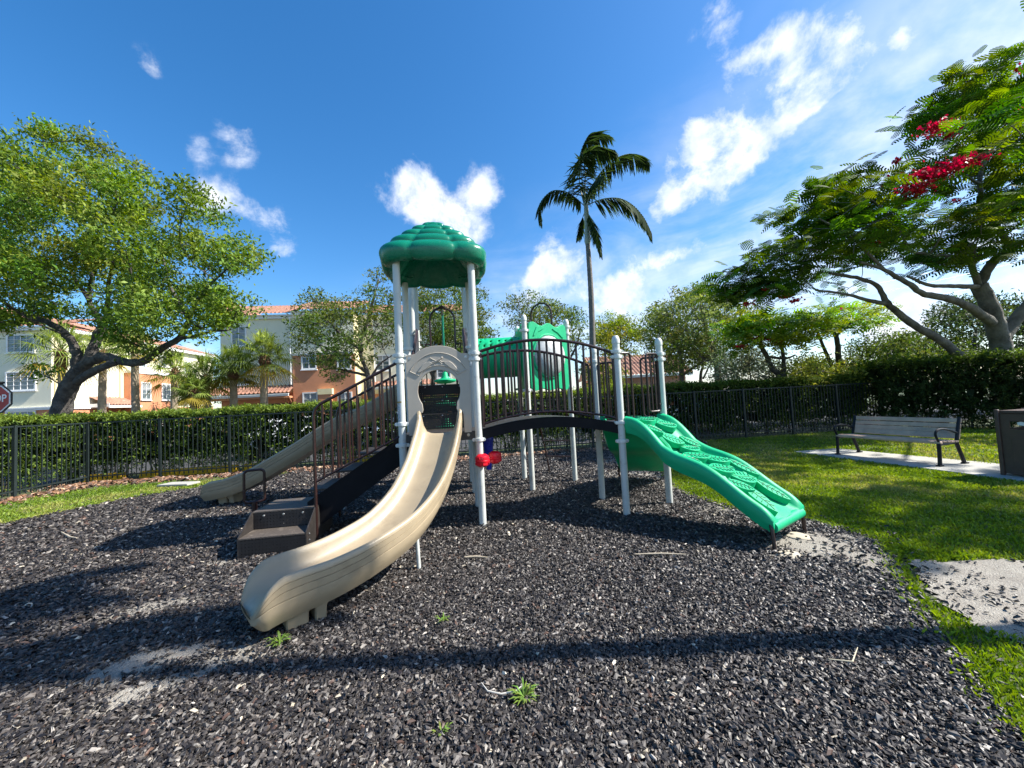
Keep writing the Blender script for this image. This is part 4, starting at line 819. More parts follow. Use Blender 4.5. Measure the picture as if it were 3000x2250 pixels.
def A3(Y, *pts): return [at(x, y, Y + (q[0] if (q := r_) else 0)) for x, y, *r_ in pts]
# ------------------------------------------------------------------ big tree on the left
Y = 14.0
G1 = [(.10,.18,.022), (.14,.23,.030), (.18,.275,.042), (.235,.32,.06), (.07,.13,.018)]
L1 = [(A3(Y, (170,1330), (178,1215), (200,1140), (235,1080)), .38, .30), (A3(Y, (235,1085), (262,1050), (290,975,.3), (298,950,.6), (272,905,1), (262,860,1.2), (280,760,1)), .26, .06),
      (A3(Y, (240,1075), (300,1045,-.3), (360,1058,-.7), (415,1060,-1), (470,1025,-1), (530,985,-1), (548,940,-1.2), (575,890,-1.5), (605,840,-1.6)), .22, .06), (A3(Y, (520,992,-1), (570,985,-1.2), (620,972,-1.4), (668,968,-1.6)), .09, .03),
      (A3(Y, (222,1120), (270,1090,-.3), (320,1068,-.7), (345,1060,-.8)), .17, .13), (A3(Y, (228,1075), (222,1030), (190,975,.3), (110,935,.6), (40,950,1), (-60,950,1.4)), .22, .07), (A3(Y, (110,935,.6), (40,905,.6), (-20,850,.5), (-60,700,.5)), .10, .04),
      (A3(Y, (285,985,.3), (310,930,-.5), (320,820,-1.5), (350,700,-2)), .12, .04), (A3(Y, (262,880,1), (200,780,2), (150,640,2)), .10, .03), (A3(Y, (550,930,-1.2), (500,840,-.5), (470,720,0)), .09, .03), (A3(Y, (570,895,-1.5), (630,820,-1.8), (690,770,-1.8)), .07, .02)]
PL = [(-260,450), (0,405), (60,430), (130,385), (200,420), (280,420), (330,450), (310,505), (380,490), (420,520), (480,540), (580,560), (650,600), (700,690), (775,770), (740,810), (700,830), (722,880), (690,945), (620,955), (560,880), (500,940), (470,1000), (395,985), (330,900), (250,890), (190,900), (150,930), (60,940), (-260,920)]
PL = [(x-48 if x > 380 else (x-15 if x > 250 else x), y+12) for x, y in PL]; cl = crown_pts(PL, Y, 4.4, 165, 1)
cl += [at(x, y, Y+dy) for x, y, dy in ((140,398,0), (175,405,.5), (262,412,0), (300,440,.3), (395,492,0), (30,415,.4), (555,568,0), (640,640,-.4), (720,740,-1), (700,900,-1.4), (640,930,-1.4), (440,1010,-1), (120,1090,.4), (60,520,2))]
L1 = [(p, a*.82, b*.82) for p, a, b in L1]
tree('shade_tree', 'large leafy shade tree with a leaning forked trunk behind the left fence', 'tree', None, (L1[0][0][0].x, Y, 0), L1, cl, 100000, .138, G1, mBark, cr=(.66,.66,.48), sr=.16, per=16)
# ------------------------------------------------------------------ oaks and other trees behind the hedge
G2 = [(.065,.115,.020), (.09,.145,.026), (.12,.175,.035), (.165,.21,.05), (.05,.085,.018)]
def oak(lab, Y, trunk, poly, n, nl, cols=G2, r=.17, bark=mBark, ls=.15, depth=3.0, extra=(), cr=(.75,.75,.5), seed=2, grp='trees behind the hedge', nm='oak_tree', dens=None):
    L = [(A3(Y, *trunk), r, r*.35)] + [(A3(Y, *e), r*.5, r*.15) for e in extra]; b = L[0][0][0]
    return tree(nm, lab, 'tree', grp, (b.x, Y, 0), L, crown_pts(poly, Y, depth, n, seed), nl, ls, cols, bark, cr=cr, sr=.17, per=12, twr=.045)
oak('sparse oak with a bent trunk in front of the middle building', 20, [(1090,1215), (1084,1150), (1075,1090), (1055,1020,.3), (1080,930,.5), (1100,850,.5)],
    [(855,890), (890,855), (950,865), (1010,880), (1060,855), (1075,810), (1125,795), (1160,830), (1165,1040), (1110,1050), (1060,1070), (1010,1110), (950,1090), (900,1060), (860,980)], 60, 14000, extra=([(1072,1090), (1020,1050), (960,1020), (900,1000)], [(1080,1120), (1110,1070), (1150,1040)], [(1062,1030), (1000,980), (950,930), (900,900)], [(1075,1100), (1030,1090), (980,1080), (940,1085)]), seed=3)
oak('dense oak right behind the play tower', 22, [(1275,1215), (1268,1120), (1285,1030), (1300,930)], [(1170,860), (1230,835), (1330,838), (1400,862), (1425,930), (1430,1010), (1405,1065), (1250,1050), (1185,1040)], 50, 19000, extra=([(1270,1110), (1240,1040), (1220,950)], [(1280,1060), (1340,1000), (1390,950)]), seed=4)
oak('ragged oak behind the crawl tunnel, left of the tall palm', 22, [(1650,1215), (1652,1100), (1640,1010), (1600,930)], [(1487,900), (1530,868), (1590,880), (1640,915), (1690,920), (1718,960), (1712,1010), (1640,1040), (1560,1010), (1510,960)], 34, 9500, extra=([(1652,1080), (1690,1010), (1700,960)], [(1640,1010), (1560,970), (1520,920)]), seed=5)
G3 = [(.15,.20,.02), (.20,.25,.03), (.11,.16,.02), (.25,.29,.045)]
oak('small round yellow green tree right of the tall palm', 25, [(1812,1215), (1812,1100), (1815,1040), (1818,990)], [(1745,1000), (1760,950), (1810,932), (1860,938), (1882,975), (1875,1030), (1820,1040), (1762,1050)], 26, 11000, G3, .12, extra=([(1812,1060), (1850,1010)], [(1812,1060), (1780,1010)]), seed=6, nm='round_tree')
oak('low leafy bush below the small round tree', 26, [(1765,1215), (1762,1140), (1760,1100)], [(1715,1080), (1760,1060), (1800,1085), (1800,1150), (1715,1150)], 16, 6000, G3, .08, seed=16, nm='bush')
G4 = [(.10,.155,.032), (.135,.19,.042), (.18,.235,.06), (.075,.12,.026), (.22,.27,.08)]
oak('tall grey green tree right of the lamp post', 20, [(2106,1215), (2103,1110), (2098,1050), (2075,985), (2055,900)], [(1945,900), (1990,858), (2060,838), (2130,850), (2210,900), (2215,980), (2160,1000), (2060,1000), (1985,990), (1950,950)], 46, 13000, G4, .22, mBarkG, extra=([(2100,1050), (2150,1000), (2180,950)], [(2103,1070), (2050,1040), (2010,990)]), seed=7, nm='grey_green_tree')
oak('leaning pale tree close to the lamp post', 21, [(2000,1215), (1998,1110), (1990,1030), (1955,960)], [(1897,905), (1930,900), (1975,930), (2010,1000), (2000,1075), (1935,1085), (1905,1000)], 26, 7000, G4, .18, mBarkG, extra=([(1998,1100), (2050,1065), (2085,1040)], [(1992,1040), (2020,970)]), seed=8, nm='grey_green_tree')
oak('forked middle tree between the two grey green trees', 22, [(2055,1215), (2052,1110), (2060,1050), (2030,980)], [(1960,1000), (2060,985), (2110,1000), (2090,1070), (1990,1075)], 20, 7000, G4, .12, mBarkG, extra=([(2060,1110), (2085,1060), (2120,1010)],), seed=9, nm='grey_green_tree')
GW = [(.22,.25,.16), (.30,.33,.22), (.16,.19,.11), (.11,.14,.07)]
oak('pale silvery shrub behind the right part of the fence', 18, [(2200,1215), (2200,1130), (2195,1070)], [(2090,1100), (2110,1050), (2180,1020), (2240,1045), (2300,1075), (2310,1125), (2090,1125)], 24, 9000, GW, .06, seed=10, nm='silver_shrub', ls=.12)
GY = [(.26,.30,.05), (.34,.36,.08), (.18,.23,.04)]
oak('yellow leaved shrub left of the leaning red flowered limb', 16, [(2400,1215), (2400,1140), (2410,1100)], [(2310,1110), (2340,1075), (2420,1050), (2500,1075), (2520,1115), (2320,1120)], 22, 9000, GY, .05, seed=11, nm='yellow_shrub', ls=.12)
GM = [(.06,.11,.02), (.09,.15,.028), (.13,.19,.035), (.045,.08,.018)]
oak('rounded green shrub mass under the long leaning limb', 16.5, [(2620,1215), (2620,1130), (2625,1060)], [(2440,1110), (2480,1060), (2540,1010), (2640,985), (2740,1010), (2800,1040), (2800,1090), (2460,1110)], 44, 18000, GM, .10, seed=12, nm='green_shrub', ls=.12)
GD = [(.03,.055,.016), (.045,.075,.02), (.022,.04,.014), (.06,.10,.03)]
oak('dark dense shrub behind the red flowered tree', 18, [(2850,1180), (2850,1050), (2860,960)], [(2700,960), (2780,900), (2900,890), (3050,870), (3250,880), (3250,1060), (2780,1060)], 56, 19000, GD, .12, seed=13, nm='dark_shrub', ls=.15)
oak('dark tree far left partly hidden by the shade tree', 40, [(560,1215), (562,1150), (570,1080)], [(505,1160), (520,1110), (580,1130), (640,1150), (660,1200), (520,1210)], 18, 5000, GD, .12, seed=14, nm='dark_tree', ls=.22)
# ------------------------------------------------------------------ royal poincianas (feathery fronds, red flowers)
def ferns(centres, n_per, L, cols, spread, np0=7):
    """compound fronds: a droopy midrib with paired thin leaflets"""
    V, C_ = [], []
    for c in centres:
        m = int(n_per*random.uniform(.6, 1.3)); hue = np.array([random.uniform(.75, 1.3), random.uniform(.85, 1.15), random.uniform(.8, 1.2)])
        for i in range(m):
            a = random.random()*6.283; d = Vector((math.cos(a), math.sin(a), random.uniform(-.25, .75))); o_ = c + Vector((random.gauss(0, spread), random.gauss(0, spread), random.gauss(0, spread*.42))); l = L*random.uniform(.6, 1.15); e = (Vector((-d.y, d.x, 0)).normalized() + Z*random.uniform(-.7, .7)).normalized()
            col = np.array(random.choice(cols))*random.uniform(.7, 1.3)*hue; np_ = np0
            for k_ in range(np_):
                t = (k_+1)/np_; p = o_ + d*l*t - Z*(.45*l*t*t); w = .40*l*math.sin(math.pi*(.12+.80*t)); th_ = l/np_*(.62 if np_ > 5 else .5)
                dr = d - Z*(.9*t); dr.normalize()
                for s_ in (-1, 1):
                    q = p + e*s_*w + dr*.25*w - Z*w*.22; V.append([p - dr*th_*.6, p + dr*th_*.6, q + dr*th_*.5, q - dr*th_*.5]); C_.append(col)
    return np.array([[tuple(x) for x in q] for q in V]), np.array(C_)
def poinciana(lab, Y, limbs, clumps, n_per, L, cols, flowers, spread, bark, rtw=.03, np0=7):
    b = limbs[0][0][0]; T = thing('poinciana_tree', lab, 'tree', (b.x, b.y, 0), 'red flowered poinciana trees'); mb = MB(); nodes = []
    for pts, r0, r1 in limbs: nodes += limb(mb, pts, r0, r1, 12, wig=.10)
    mb.build('trunk', bark, T, sharp=60); mb = MB()
    for c in sorted(clumps, key=lambda c: min((q[0]-c).length for q in nodes)):
        a, r = min(nodes, key=lambda q: (q[0]-c).length + max(0, q[0].z-c.z)); d = c-a; Ld = d.length
        if Ld < .2: continue
        tp = smooth_path([a, a + d*.5 + Vector((random.uniform(-.1, .1)*Ld, random.uniform(-.1, .1)*Ld, -.08*Ld)), c - Z*.12], 7); r_ = min(r*.6, rtw*(.7+.2*Ld)); mb.tube(tp, [r_ + (.010-r_)*(i/7) for i in range(8)], 6); nodes += [(q, .02) for q in tp[2:]]
    mb.build('branches', bark, T, sharp=60); V, C_ = ferns(clumps, n_per, L, cols, spread, np0); quads('crown', V, mLeaf, T, C_)
    for f in flowers:
        P = np.array(f[0]) + RNG.normal(0, f[1], (f[2], 3))*np.array([1.5, 1, .5]); V, C_ = leafquads(P, .085, [(.42,.004,.008), (.58,.012,.010), (.30,.003,.008)], aspect=.7); quads('flower_cluster', V, mFlower, T, C_)
    return T
GP = [(.065,.14,.014), (.095,.185,.018), (.13,.23,.024), (.04,.095,.014)]
Y = 12.6
LB = [(A3(Y, (2945,1200,.5), (2935,1040,.4), (2925,985,.3), (2900,900), (2868,835)), .36, .24), (A3(Y, (2850,1075,0), (2760,1000,-.2), (2690,960,-.5), (2640,925,-.7), (2600,888,-.9), (2585,858,-1), (2560,830,-1.1), (2500,812,-1.4), (2430,800,-1.6)), .17, .045), (A3(Y, (2598,890,-.9), (2545,880,-1.2), (2480,862,-1.4), (2390,850,-1.6)), .085, .03),
      (A3(Y, (2905,945), (2850,905,-.6), (2780,875,-1.2), (2710,862,-1.6), (2660,830,-2), (2590,790,-2.2), (2520,768,-2.4)), .17, .04), (A3(Y, (2868,840), (2790,838,-1), (2720,835,-1.5), (2660,810,-2)), .10, .04),
      (A3(Y, (2868,840), (2845,770,-.5), (2850,720,-.8), (2800,750,-1.4), (2700,742,-2), (2650,728,-2.2)), .12, .035), (A3(Y, (2870,830), (2915,760,-.3), (2966,729,-.6), (2920,670,-1), (2888,610,-1.2), (2870,530,-1.6), (2900,440,-1.8)), .17, .045),
      (A3(Y, (2966,729,-.6), (3030,690,-.8), (3120,640,-1)), .11, .04), (A3(Y, (2930,1000,.3), (2980,930,.3), (3050,850,0), (3150,760,-.5), (3250,600,-1)), .26, .08), (A3(Y, (2872,540,-1.6), (2800,500,-2), (2720,460,-2.4)), .05, .02), (A3(Y, (2660,728,-2.2), (2620,650,-2.5), (2560,590,-2.7), (2480,560,-3)), .04, .015),
      (A3(Y, (2590,790,-2.2), (2500,700,-2.6), (2400,640,-3)), .05, .02), (A3(Y, (3250,600,-1), (3400,480,-3), (3500,400,-5)), .09, .03), (A3(Y, (3150,760,-.5), (3400,700,-3), (3700,640,-5.5)), .10, .03)]
PB = [(2090,855), (2115,805), (2190,755), (2260,710), (2325,650), (2325,622), (2400,618), (2372,552), (2420,525), (2500,533), (2565,545), (2600,492), (2665,462), (2725,385), (2740,300), (2765,250), (2850,190), (3000,165), (3140,150), (3140,760), (3000,700), (2900,780), (2760,770), (2640,760), (2520,760), (2420,790), (2340,850), (2260,865), (2190,872)]
cb = crown_pts(PB, 11.6, 2.7, 135, 21)
cb += [at(x, y, 11.6+dy) for x, y, dy in ((2095,850,0), (2120,820,-.4), (2150,845,.3), (2165,800,-.2), (2200,830,0), (2215,775,.3), (2240,815,-.4), (2265,750,0), (2290,790,.2), (2180,860,.5), (2230,865,-.2), (2300,850,.3), (2330,800,-.5), (2345,625,-.2), (2385,640,.2), (2430,630,0), (2385,560,-.4), (2420,535,-.2), (2460,545,.1), (2130,870,0), (2310,720,0), (2350,700,.4), (2760,290,-1), (2800,230,-1), (2860,200,-1.2), (2930,170,-1), (3000,150,-1), (2740,340,-1))]
LB = [(p, a*.84, b*.84) for p, a, b in LB]
rg = random.Random(8)
for i in range(60): cb.append(Vector((rg.uniform(10.5, 18.5), rg.uniform(3.6, 15.5), rg.uniform(5.4, 9.5))))  # unseen clumps beyond the right edge of view, added to shade the lawn
cb = [c for c in cb if not (c.y < 7.5 and c.x/max(c.y, .1) < 1.42)]
def F(px, py, dY, s, n): return (tuple(at(px, py, Y+dY)), s, n)
poinciana('large spreading poinciana with red flower clusters behind the right hedge', Y, LB, cb, 26, .46, GP, [F(2745,375,-3.4,.12,220), F(2780,395,-2.5,.08,70), F(2700,520,-3.4,.16,320), F(2760,500,-3.4,.16,320), F(2820,480,-3.4,.14,260), F(2680,555,-3.4,.13,240), F(2870,460,-2.6,.08,80), F(2630,470,-2.6,.05,26), F(2610,540,-2.6,.05,24), F(2550,712,-2.2,.07,40), F(2330,880,-1.6,.07,50), F(2300,868,-1.6,.07,40), F(2195,890,-1.6,.06,36), F(2250,845,-1.6,.05,20), F(2940,620,-2,.06,30), F(2800,590,-2,.06,30), F(2990,330,-2,.10,60), F(3000,200,-2,.08,50)], .32, mBarkG)
GQ = [(.15,.26,.02), (.20,.32,.025), (.11,.20,.018), (.26,.36,.04)]
Yq = 15.5
poinciana('small bright green poinciana with red blooms above the fence', Yq, [(A3(Yq, (2296,1200), (2290,1110), (2262,1080), (2245,1040), (2228,1010), (2232,990)), .14, .06), (A3(Yq, (2245,1045), (2300,1050), (2330,1040)), .06, .03), (A3(Yq, (2296,1130), (2296,1060), (2290,1000), (2300,960)), .10, .04)], crown_pts([(2125,965), (2180,930), (2260,915), (2330,925), (2400,935), (2410,985), (2330,1000), (2240,1000), (2190,1010), (2150,1020)], Yq, 2.2, 44, 22), 30, .42, GQ, [(tuple(at(x, y, Yq-1.2)), .07, 46) for x, y in ((2225,990), (2255,993), (2172,1015), (2285,1000))], .34, mBark, np0=4)
Yq = 17
poinciana('thin stemmed poinciana between the small one and the large one', Yq, [(A3(Yq, (2462,1200), (2460,1090), (2455,1020), (2452,975), (2480,950), (2530,930)), .15, .05), (A3(Yq, (2445,1090), (2410,1010), (2390,960), (2375,925)), .09, .03), (A3(Yq, (2450,975), (2400,945), (2350,925)), .07, .03)], crown_pts([(2330,925), (2390,900), (2480,895), (2560,900), (2610,925), (2590,950), (2500,955), (2440,965), (2380,950)], Yq, 2.0, 30, 23), 26, .42, GQ, [(tuple(at(2470, 905, Yq-1)), .06, 20)], .32, mBark, np0=4)
# ------------------------------------------------------------------ palms
def leaflet(V, C_, p, d, L, w, col, droop=.35):
    side = d.cross(Z); side = side.normalized() if side.length > .01 else Vector((1, 0, 0)); m = p + d*L*.5 - Z*L*droop*.22; e = p + d*L - Z*L*droop
    V.append([p - side*w*.4, p + side*w*.4, m + side*w*.5, m - side*w*.5]); V.append([m - side*w*.5, m + side*w*.5, e + side*w*.06, e - side*w*.06]); C_ += [col, col]
def feather_frond(T, pts, n, L, cols, side_bias=0, droop=1.0, name='frond', r=.022):
    q = smooth_path(pts, n); V, C_ = [], []
    for i in range(3, n):
        t = i/n; tan = (q[min(i+1, n)]-q[i-1]).normalized(); sd = tan.cross(Z)
        sd = sd.normalized() if sd.length > .15 else Vector((0, 1, 0)); l = L*(.55+.9*math.sin(math.pi*min(1, .15+t*.8)))*.75
        if t > .9: l *= (1.35-t)*2.2
        for s_ in (-1, 1):
            for j in range(3):
                d = (sd*s_*random.uniform(.35, .75) + tan*random.uniform(.45, .8) - Z*droop*random.uniform(.5, 1.1)).normalized(); leaflet(V, C_, q[i] + tan*random.uniform(0, .04), d, l*random.uniform(.75, 1.1), .085, tuple(np.array(random.choice(cols))*random.uniform(.7, 1.25)), .15)
    o = quads(name, np.array([[tuple(x) for x in a] for a in V]), mLeaf, T, np.array(C_)); mb = MB(); mb.tube(q, [r*(1-.8*i/n) for i in range(n+1)], 6); mb.build('rachis', plain('frond stalk', (.16,.20,.06), .5), o); return o
Yp = 16.0; pb = at(1738, 1050, Yp); TP = thing('tall_palm', 'tall windblown palm with a thin grey trunk behind the bridge', 'palm', (pb.x-.02, Yp, 0))
def zp(x, y, dY=0): return at(1500+x/2.552, 350+y/2.552, Yp+dY)
tk = [Vector((pb.x+.05, Yp, -.1)), pb] + [zp(x, y) for x, y in ((598,1500), (588,1250), (575,1050), (566,930))]
mb = MB(); q = smooth_path(tk, 60); mb.tube(q, [.135 - .045*(i/60) + .006*(i % 2) for i in range(61)], 14); mb.build('trunk', plain('grey palm trunk', (.20,.185,.16), .85, .35, 5, .7, 25), TP)
mb = MB(); q = smooth_path([zp(566, 935), zp(563, 850), zp(556, 690), zp(550, 600)], 10); mb.tube(q, [.10, .135, .13, .12, .11, .105, .10, .095, .09, .08, .06], 14); mb.build('crownshaft', plain('pale crownshaft', (.30,.34,.26), .45), TP)
GT = [(.022,.045,.012), (.035,.065,.016), (.05,.085,.02)]
for pts, n, L in (([(545,640), (505,480,.2), (508,280,.4), (560,140,.5), (620,95,.6), (735,120,.8)], 34, .95), ([(555,640), (520,420,-.3), (540,280,-.5), (600,200,-.5), (700,215,-.4), (770,232,-.4)], 28, .85), ([(560,620), (640,430,.2), (750,310,.4), (860,260,.6), (960,270,.8), (1025,325,.9)], 32, .80),
                   ([(560,640), (680,595,-.2), (800,590,-.4), (900,640,-.6), (980,730,-.8), (1040,850,-.9)], 32, .85), ([(545,650), (480,590,.2), (400,540,.4), (300,535,.6), (220,610,.7), (200,690,.8), (220,775,.8)], 32, .62), ([(560,690), (600,760,-.5), (630,850,-.8), (665,1005,-.9)], 22, .55), ([(545,690), (520,760,.3), (505,830,.5), (490,880,.5)], 14, .4), ([(555,640), (590,520,-.6), (640,440,-1.2), (690,420,-1.8)], 20, .7)):
    feather_frond(TP, [zp(*p) for p in pts], n, L, GT)
mb = MB(); mb.tube([zp(548, 600), zp(545, 520), zp(548, 380), zp(520, 240)], [.04, .03, .02, .006], 8); mb.build('spear_leaf', plain('spear leaf', (.05,.09,.03), .5), TP)
# off to the right of the frame: the palm whose trunk and crown shade the near mulch
def fan_palm(lab, base, h, cr, nf, cols, skirt=.35, trunk_r=.16, grp='fan palms in front of the buildings', lean=(0,0), seed=1, nm='fan_palm'):
    random.seed(seed); b = Vector(base); T = thing(nm, lab, 'palm', (b.x, b.y, 0), grp); top = Vector((b.x+lean[0], b.y+lean[1], h)); mb = MB()
    q = smooth_path([Vector((b.x, b.y, -.1)), b.lerp(top, .5) + Vector((random.uniform(-.1, .1), 0, 0)) + Z*0, top], 24); q = [Vector((p.x, p.y, -.1+(h+.1)*i/24)) for i, p in enumerate(q)]; mb.tube(q, [trunk_r*(1.15-.25*i/24 + .05*(i % 2)) for i in range(25)], 12); mb.build('trunk', mPalmT, T)
    mb = MB(); mb.tube([top - Z*(skirt*1.6), top - Z*skirt*.9, top-Z*.1, top + Z*.15], [trunk_r*.9, trunk_r*1.65, trunk_r*1.4, trunk_r*.5], 12)
    for k_ in range(26): a = random.random()*6.283; z_ = random.uniform(-skirt*1.5, 0); p = top + Vector((math.cos(a), math.sin(a), 0))*trunk_r*1.1 + Z*z_; mb.bar(p, p + Vector((math.cos(a)*.12, math.sin(a)*.12, .16)), .05, .02)
    mb.build('boots', mSkirt, T); V, C_ = [], []; st_ = MB()
    for k_ in range(nf):
        a = 2*math.pi*(k_*.618 % 1) + random.uniform(-.2, .2); el = math.radians(85 - 125*(k_+.5)/nf + random.uniform(-8, 8)); d = Vector((math.cos(a)*math.cos(el), math.sin(a)*math.cos(el), math.sin(el))); pl = cr*random.uniform(.42, .60); hub = top + d*pl - Z*(.15*pl*(1-math.sin(el)))
        st_.tube([top, top.lerp(hub, .5) + Z*.04, hub], [.02, .015, .012], 5); sd = d.cross(Z); sd = sd.normalized() if sd.length > .1 else Vector((1, 0, 0)); up_ = sd.cross(d).normalized(); col = np.array(random.choice(cols))*random.uniform(.75, 1.25)
        if el < R(-18): col = col*np.array([1.5, .9, .7])
        for j in range(23):
            an = math.radians(-118 + 236*j/22); dd = (d*math.cos(an) + sd*math.sin(an) + up_*.12).normalized(); l = cr*.62*(.72+.28*math.cos(an))*random.uniform(.85, 1.1); leaflet(V, C_, hub, dd, l, .042, tuple(col*random.uniform(.85, 1.15)), .42+.3*abs(math.sin(an)))
    st_.build('stalks', plain('palm stalk', (.20,.24,.08), .5), T); quads('fronds', np.array([[tuple(x) for x in q_] for q_ in V]), mLeaf, T, np.array(C_)); return T
GF = [(.27,.34,.07), (.34,.42,.10), (.20,.27,.055)]; GFd = [(.18,.25,.05), (.24,.32,.07), (.13,.19,.04)]
def fp_at(lab, px, pyc, Y, rpx, cols, seed, nf=26, lean=0, tr=.17, skirt=.35):
    c = at(px, pyc, Y); fan_palm(lab, (c.x-lean, Y, 0), c.z, rpx*Y/1128, nf+8, cols, skirt, tr, seed=seed, lean=(lean, 0))
fp_at('brightest fan palm, tallest and rightmost of the row before the middle building', 775, 1045, 20, 98, GF, 1, 30)
fp_at('fan palm with a brown shaggy neck at the left corner of the middle building', 683, 1085, 20, 92, GFd, 2, 28, .2)
fp_at('fan palm leaning left of the shaggy necked one', 603, 1105, 20.5, 88, GFd, 3, 26, -.25)
fp_at('pale fan palm before the orange wall, furthest left of the row', 512, 1085, 23, 78, GF, 4, 24)
fp_at('short dark fan palm in the middle of the row', 564, 1145, 18.5, 58, GFd, 5, 22, 0, .09, .15)
fp_at('fan palm with a shaggy brown neck behind the leaning tree trunk', 180, 1030, 23, 112, GF, 6, 30, 0, .18, .8)
fp_at('fan palm with a plain tan trunk before the cream wall', 303, 1030, 24, 85, GF, 7, 26, .1, .19)
fp_at('fan palm trunk standing before the orange wall beside the tile canopy', 395, 1010, 23, 80, GF, 8, 24, -.15, .19)
random.seed(5)
bp_ = Vector((7.5, 2.42, 0)); SP = thing('shade_palm', 'tall palm off to the right whose shadow crosses the near mulch', 'palm', bp_); mb = MB(); q = smooth_path([bp_ - Z*.1, bp_ + Vector((-.1, .0, 5)), bp_ + Vector((0, -.02, 11.4))], 30); mb.tube(q, [.13-.05*i/30 for i in range(31)], 12); mb.build('trunk', mPalmT, SP)
ctop = bp_ + Vector((0, -.02, 11.4))
for k_ in range(10):
    a = k_*2.4; el = R(70-95*k_/10); l = 1.75; d = Vector((math.cos(a)*math.cos(el), math.sin(a)*math.cos(el), math.sin(el))); feather_frond(SP, [ctop, ctop + d*l*.5 + Z*.25, ctop + d*l*.85, ctop + d*l*1.1 - Z*.7], 24, .75, GT)
# ------------------------------------------------------------------ hedges
mHStem = plain('hedge stems', (.06,.05,.035), .9)
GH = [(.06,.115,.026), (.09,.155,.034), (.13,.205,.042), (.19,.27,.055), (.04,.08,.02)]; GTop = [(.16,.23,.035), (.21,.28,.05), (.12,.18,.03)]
def hedge(lab, a, b, w, h, n, ls, cols, topcols, gap=.12, name='hedge', low=.3, nst=6, ztop=.05):
    a, b = Vector(a), Vector(b); T = thing(name, lab, 'hedge', (a+b)/2, 'hedges around the playground'); d = b-a; L = d.length; du = d.normalized(); dn = Vector((-du.y, du.x, 0)); na, db, dnn = np.array(a), np.array(du), np.array(dn)
    m = n//10; s = RNG.random(m)*L; off = (RNG.random(m)-.5); off = np.sign(off)*np.abs(off*2)**.6*w/2; z = gap + (h-gap)*RNG.random(m)**.92; keep = (z > gap+low) | (RNG.random(m) < .6); s, off, z = s[keep], off[keep], z[keep]
    # gaps where one can look through
    g_ = np.sin(s*2.1)+np.sin(s*5.3+z*4)+np.sin(z*7+s*1.3); k = g_ > -1.9; s, off, z = s[k], off[k], z[k]
    C0 = na + s[:, None]*db + off[:, None]*dnn; C0[:, 2] = z; P = (C0[:, None] + RNG.normal(0, .055, (len(C0), 10, 3))).reshape(-1, 3); V1, c1 = leafquads(P, ls, cols, aspect=.26)
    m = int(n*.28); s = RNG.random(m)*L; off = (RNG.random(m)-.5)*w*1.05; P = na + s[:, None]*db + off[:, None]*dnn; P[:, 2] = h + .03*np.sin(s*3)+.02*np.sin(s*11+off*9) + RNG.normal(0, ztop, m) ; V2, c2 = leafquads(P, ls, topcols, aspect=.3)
    m = int(L*h*120); s = RNG.random(m)*L; P = na + s[:, None]*db + (RNG.normal(0, .10, m)*w)[:, None]*dnn; P[:, 2] = gap + .25 + (h-gap-.3)*RNG.random(m); k = (P[:, 2] > .5); V3, c3 = leafquads(P[k], .30, [(.014,.028,.008), (.022,.04,.012)], aspect=.55)  # large core leaves, the hedge's inner shade painted into their dark green
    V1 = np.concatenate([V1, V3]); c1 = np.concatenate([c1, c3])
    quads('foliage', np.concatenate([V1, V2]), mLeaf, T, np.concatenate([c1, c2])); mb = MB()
    for i in range(int(L*nst)):
        p = a + du*random.uniform(0, L) + dn*random.uniform(-.25, .25)*w; e = p + Vector((random.uniform(-.2, .2), random.uniform(-.1, .1), h*random.uniform(.5, .9))); mb.tube([p, (p+e)/2 + Vector((random.uniform(-.05, .05), 0, 0)), e], [.018, .013, .006], 5)
    mb.build('stems', mHStem, T)
nv = Vector((-.13, .99, 0)).normalized()
hedge('clipped green hedge behind the sunlit left fence', (-11.35, 2.5, 0), (-12.45, 11.1, 0), .75, 1.80, 30000, .095, GH, GTop)
hedge('long clipped hedge behind the fence at the back of the playground', (-12.7, 11.05, 0), (3.2, 13.05, 0), .80, 1.80, 62000, .095, GH, GTop)
hedge('shaded clipped hedge behind the right part of the fence', (3.2, 13.05, 0), (13.2, 14.45, 0), .80, 1.86, 52000, .10, [tuple(x*.8 for x in c) for c in GH], [(.09,.14,.025), (.13,.19,.035)])  # same leaf greens darkened, shade put into this hedge's colour
hedge('tall dark leafy hedge behind the bench and the bin', (12.7, 13.6, 0), (21.0, 9.0, 0), 1.4, 2.25, 52000, .12, GD, GM, gap=.0, low=.1, ztop=.09)
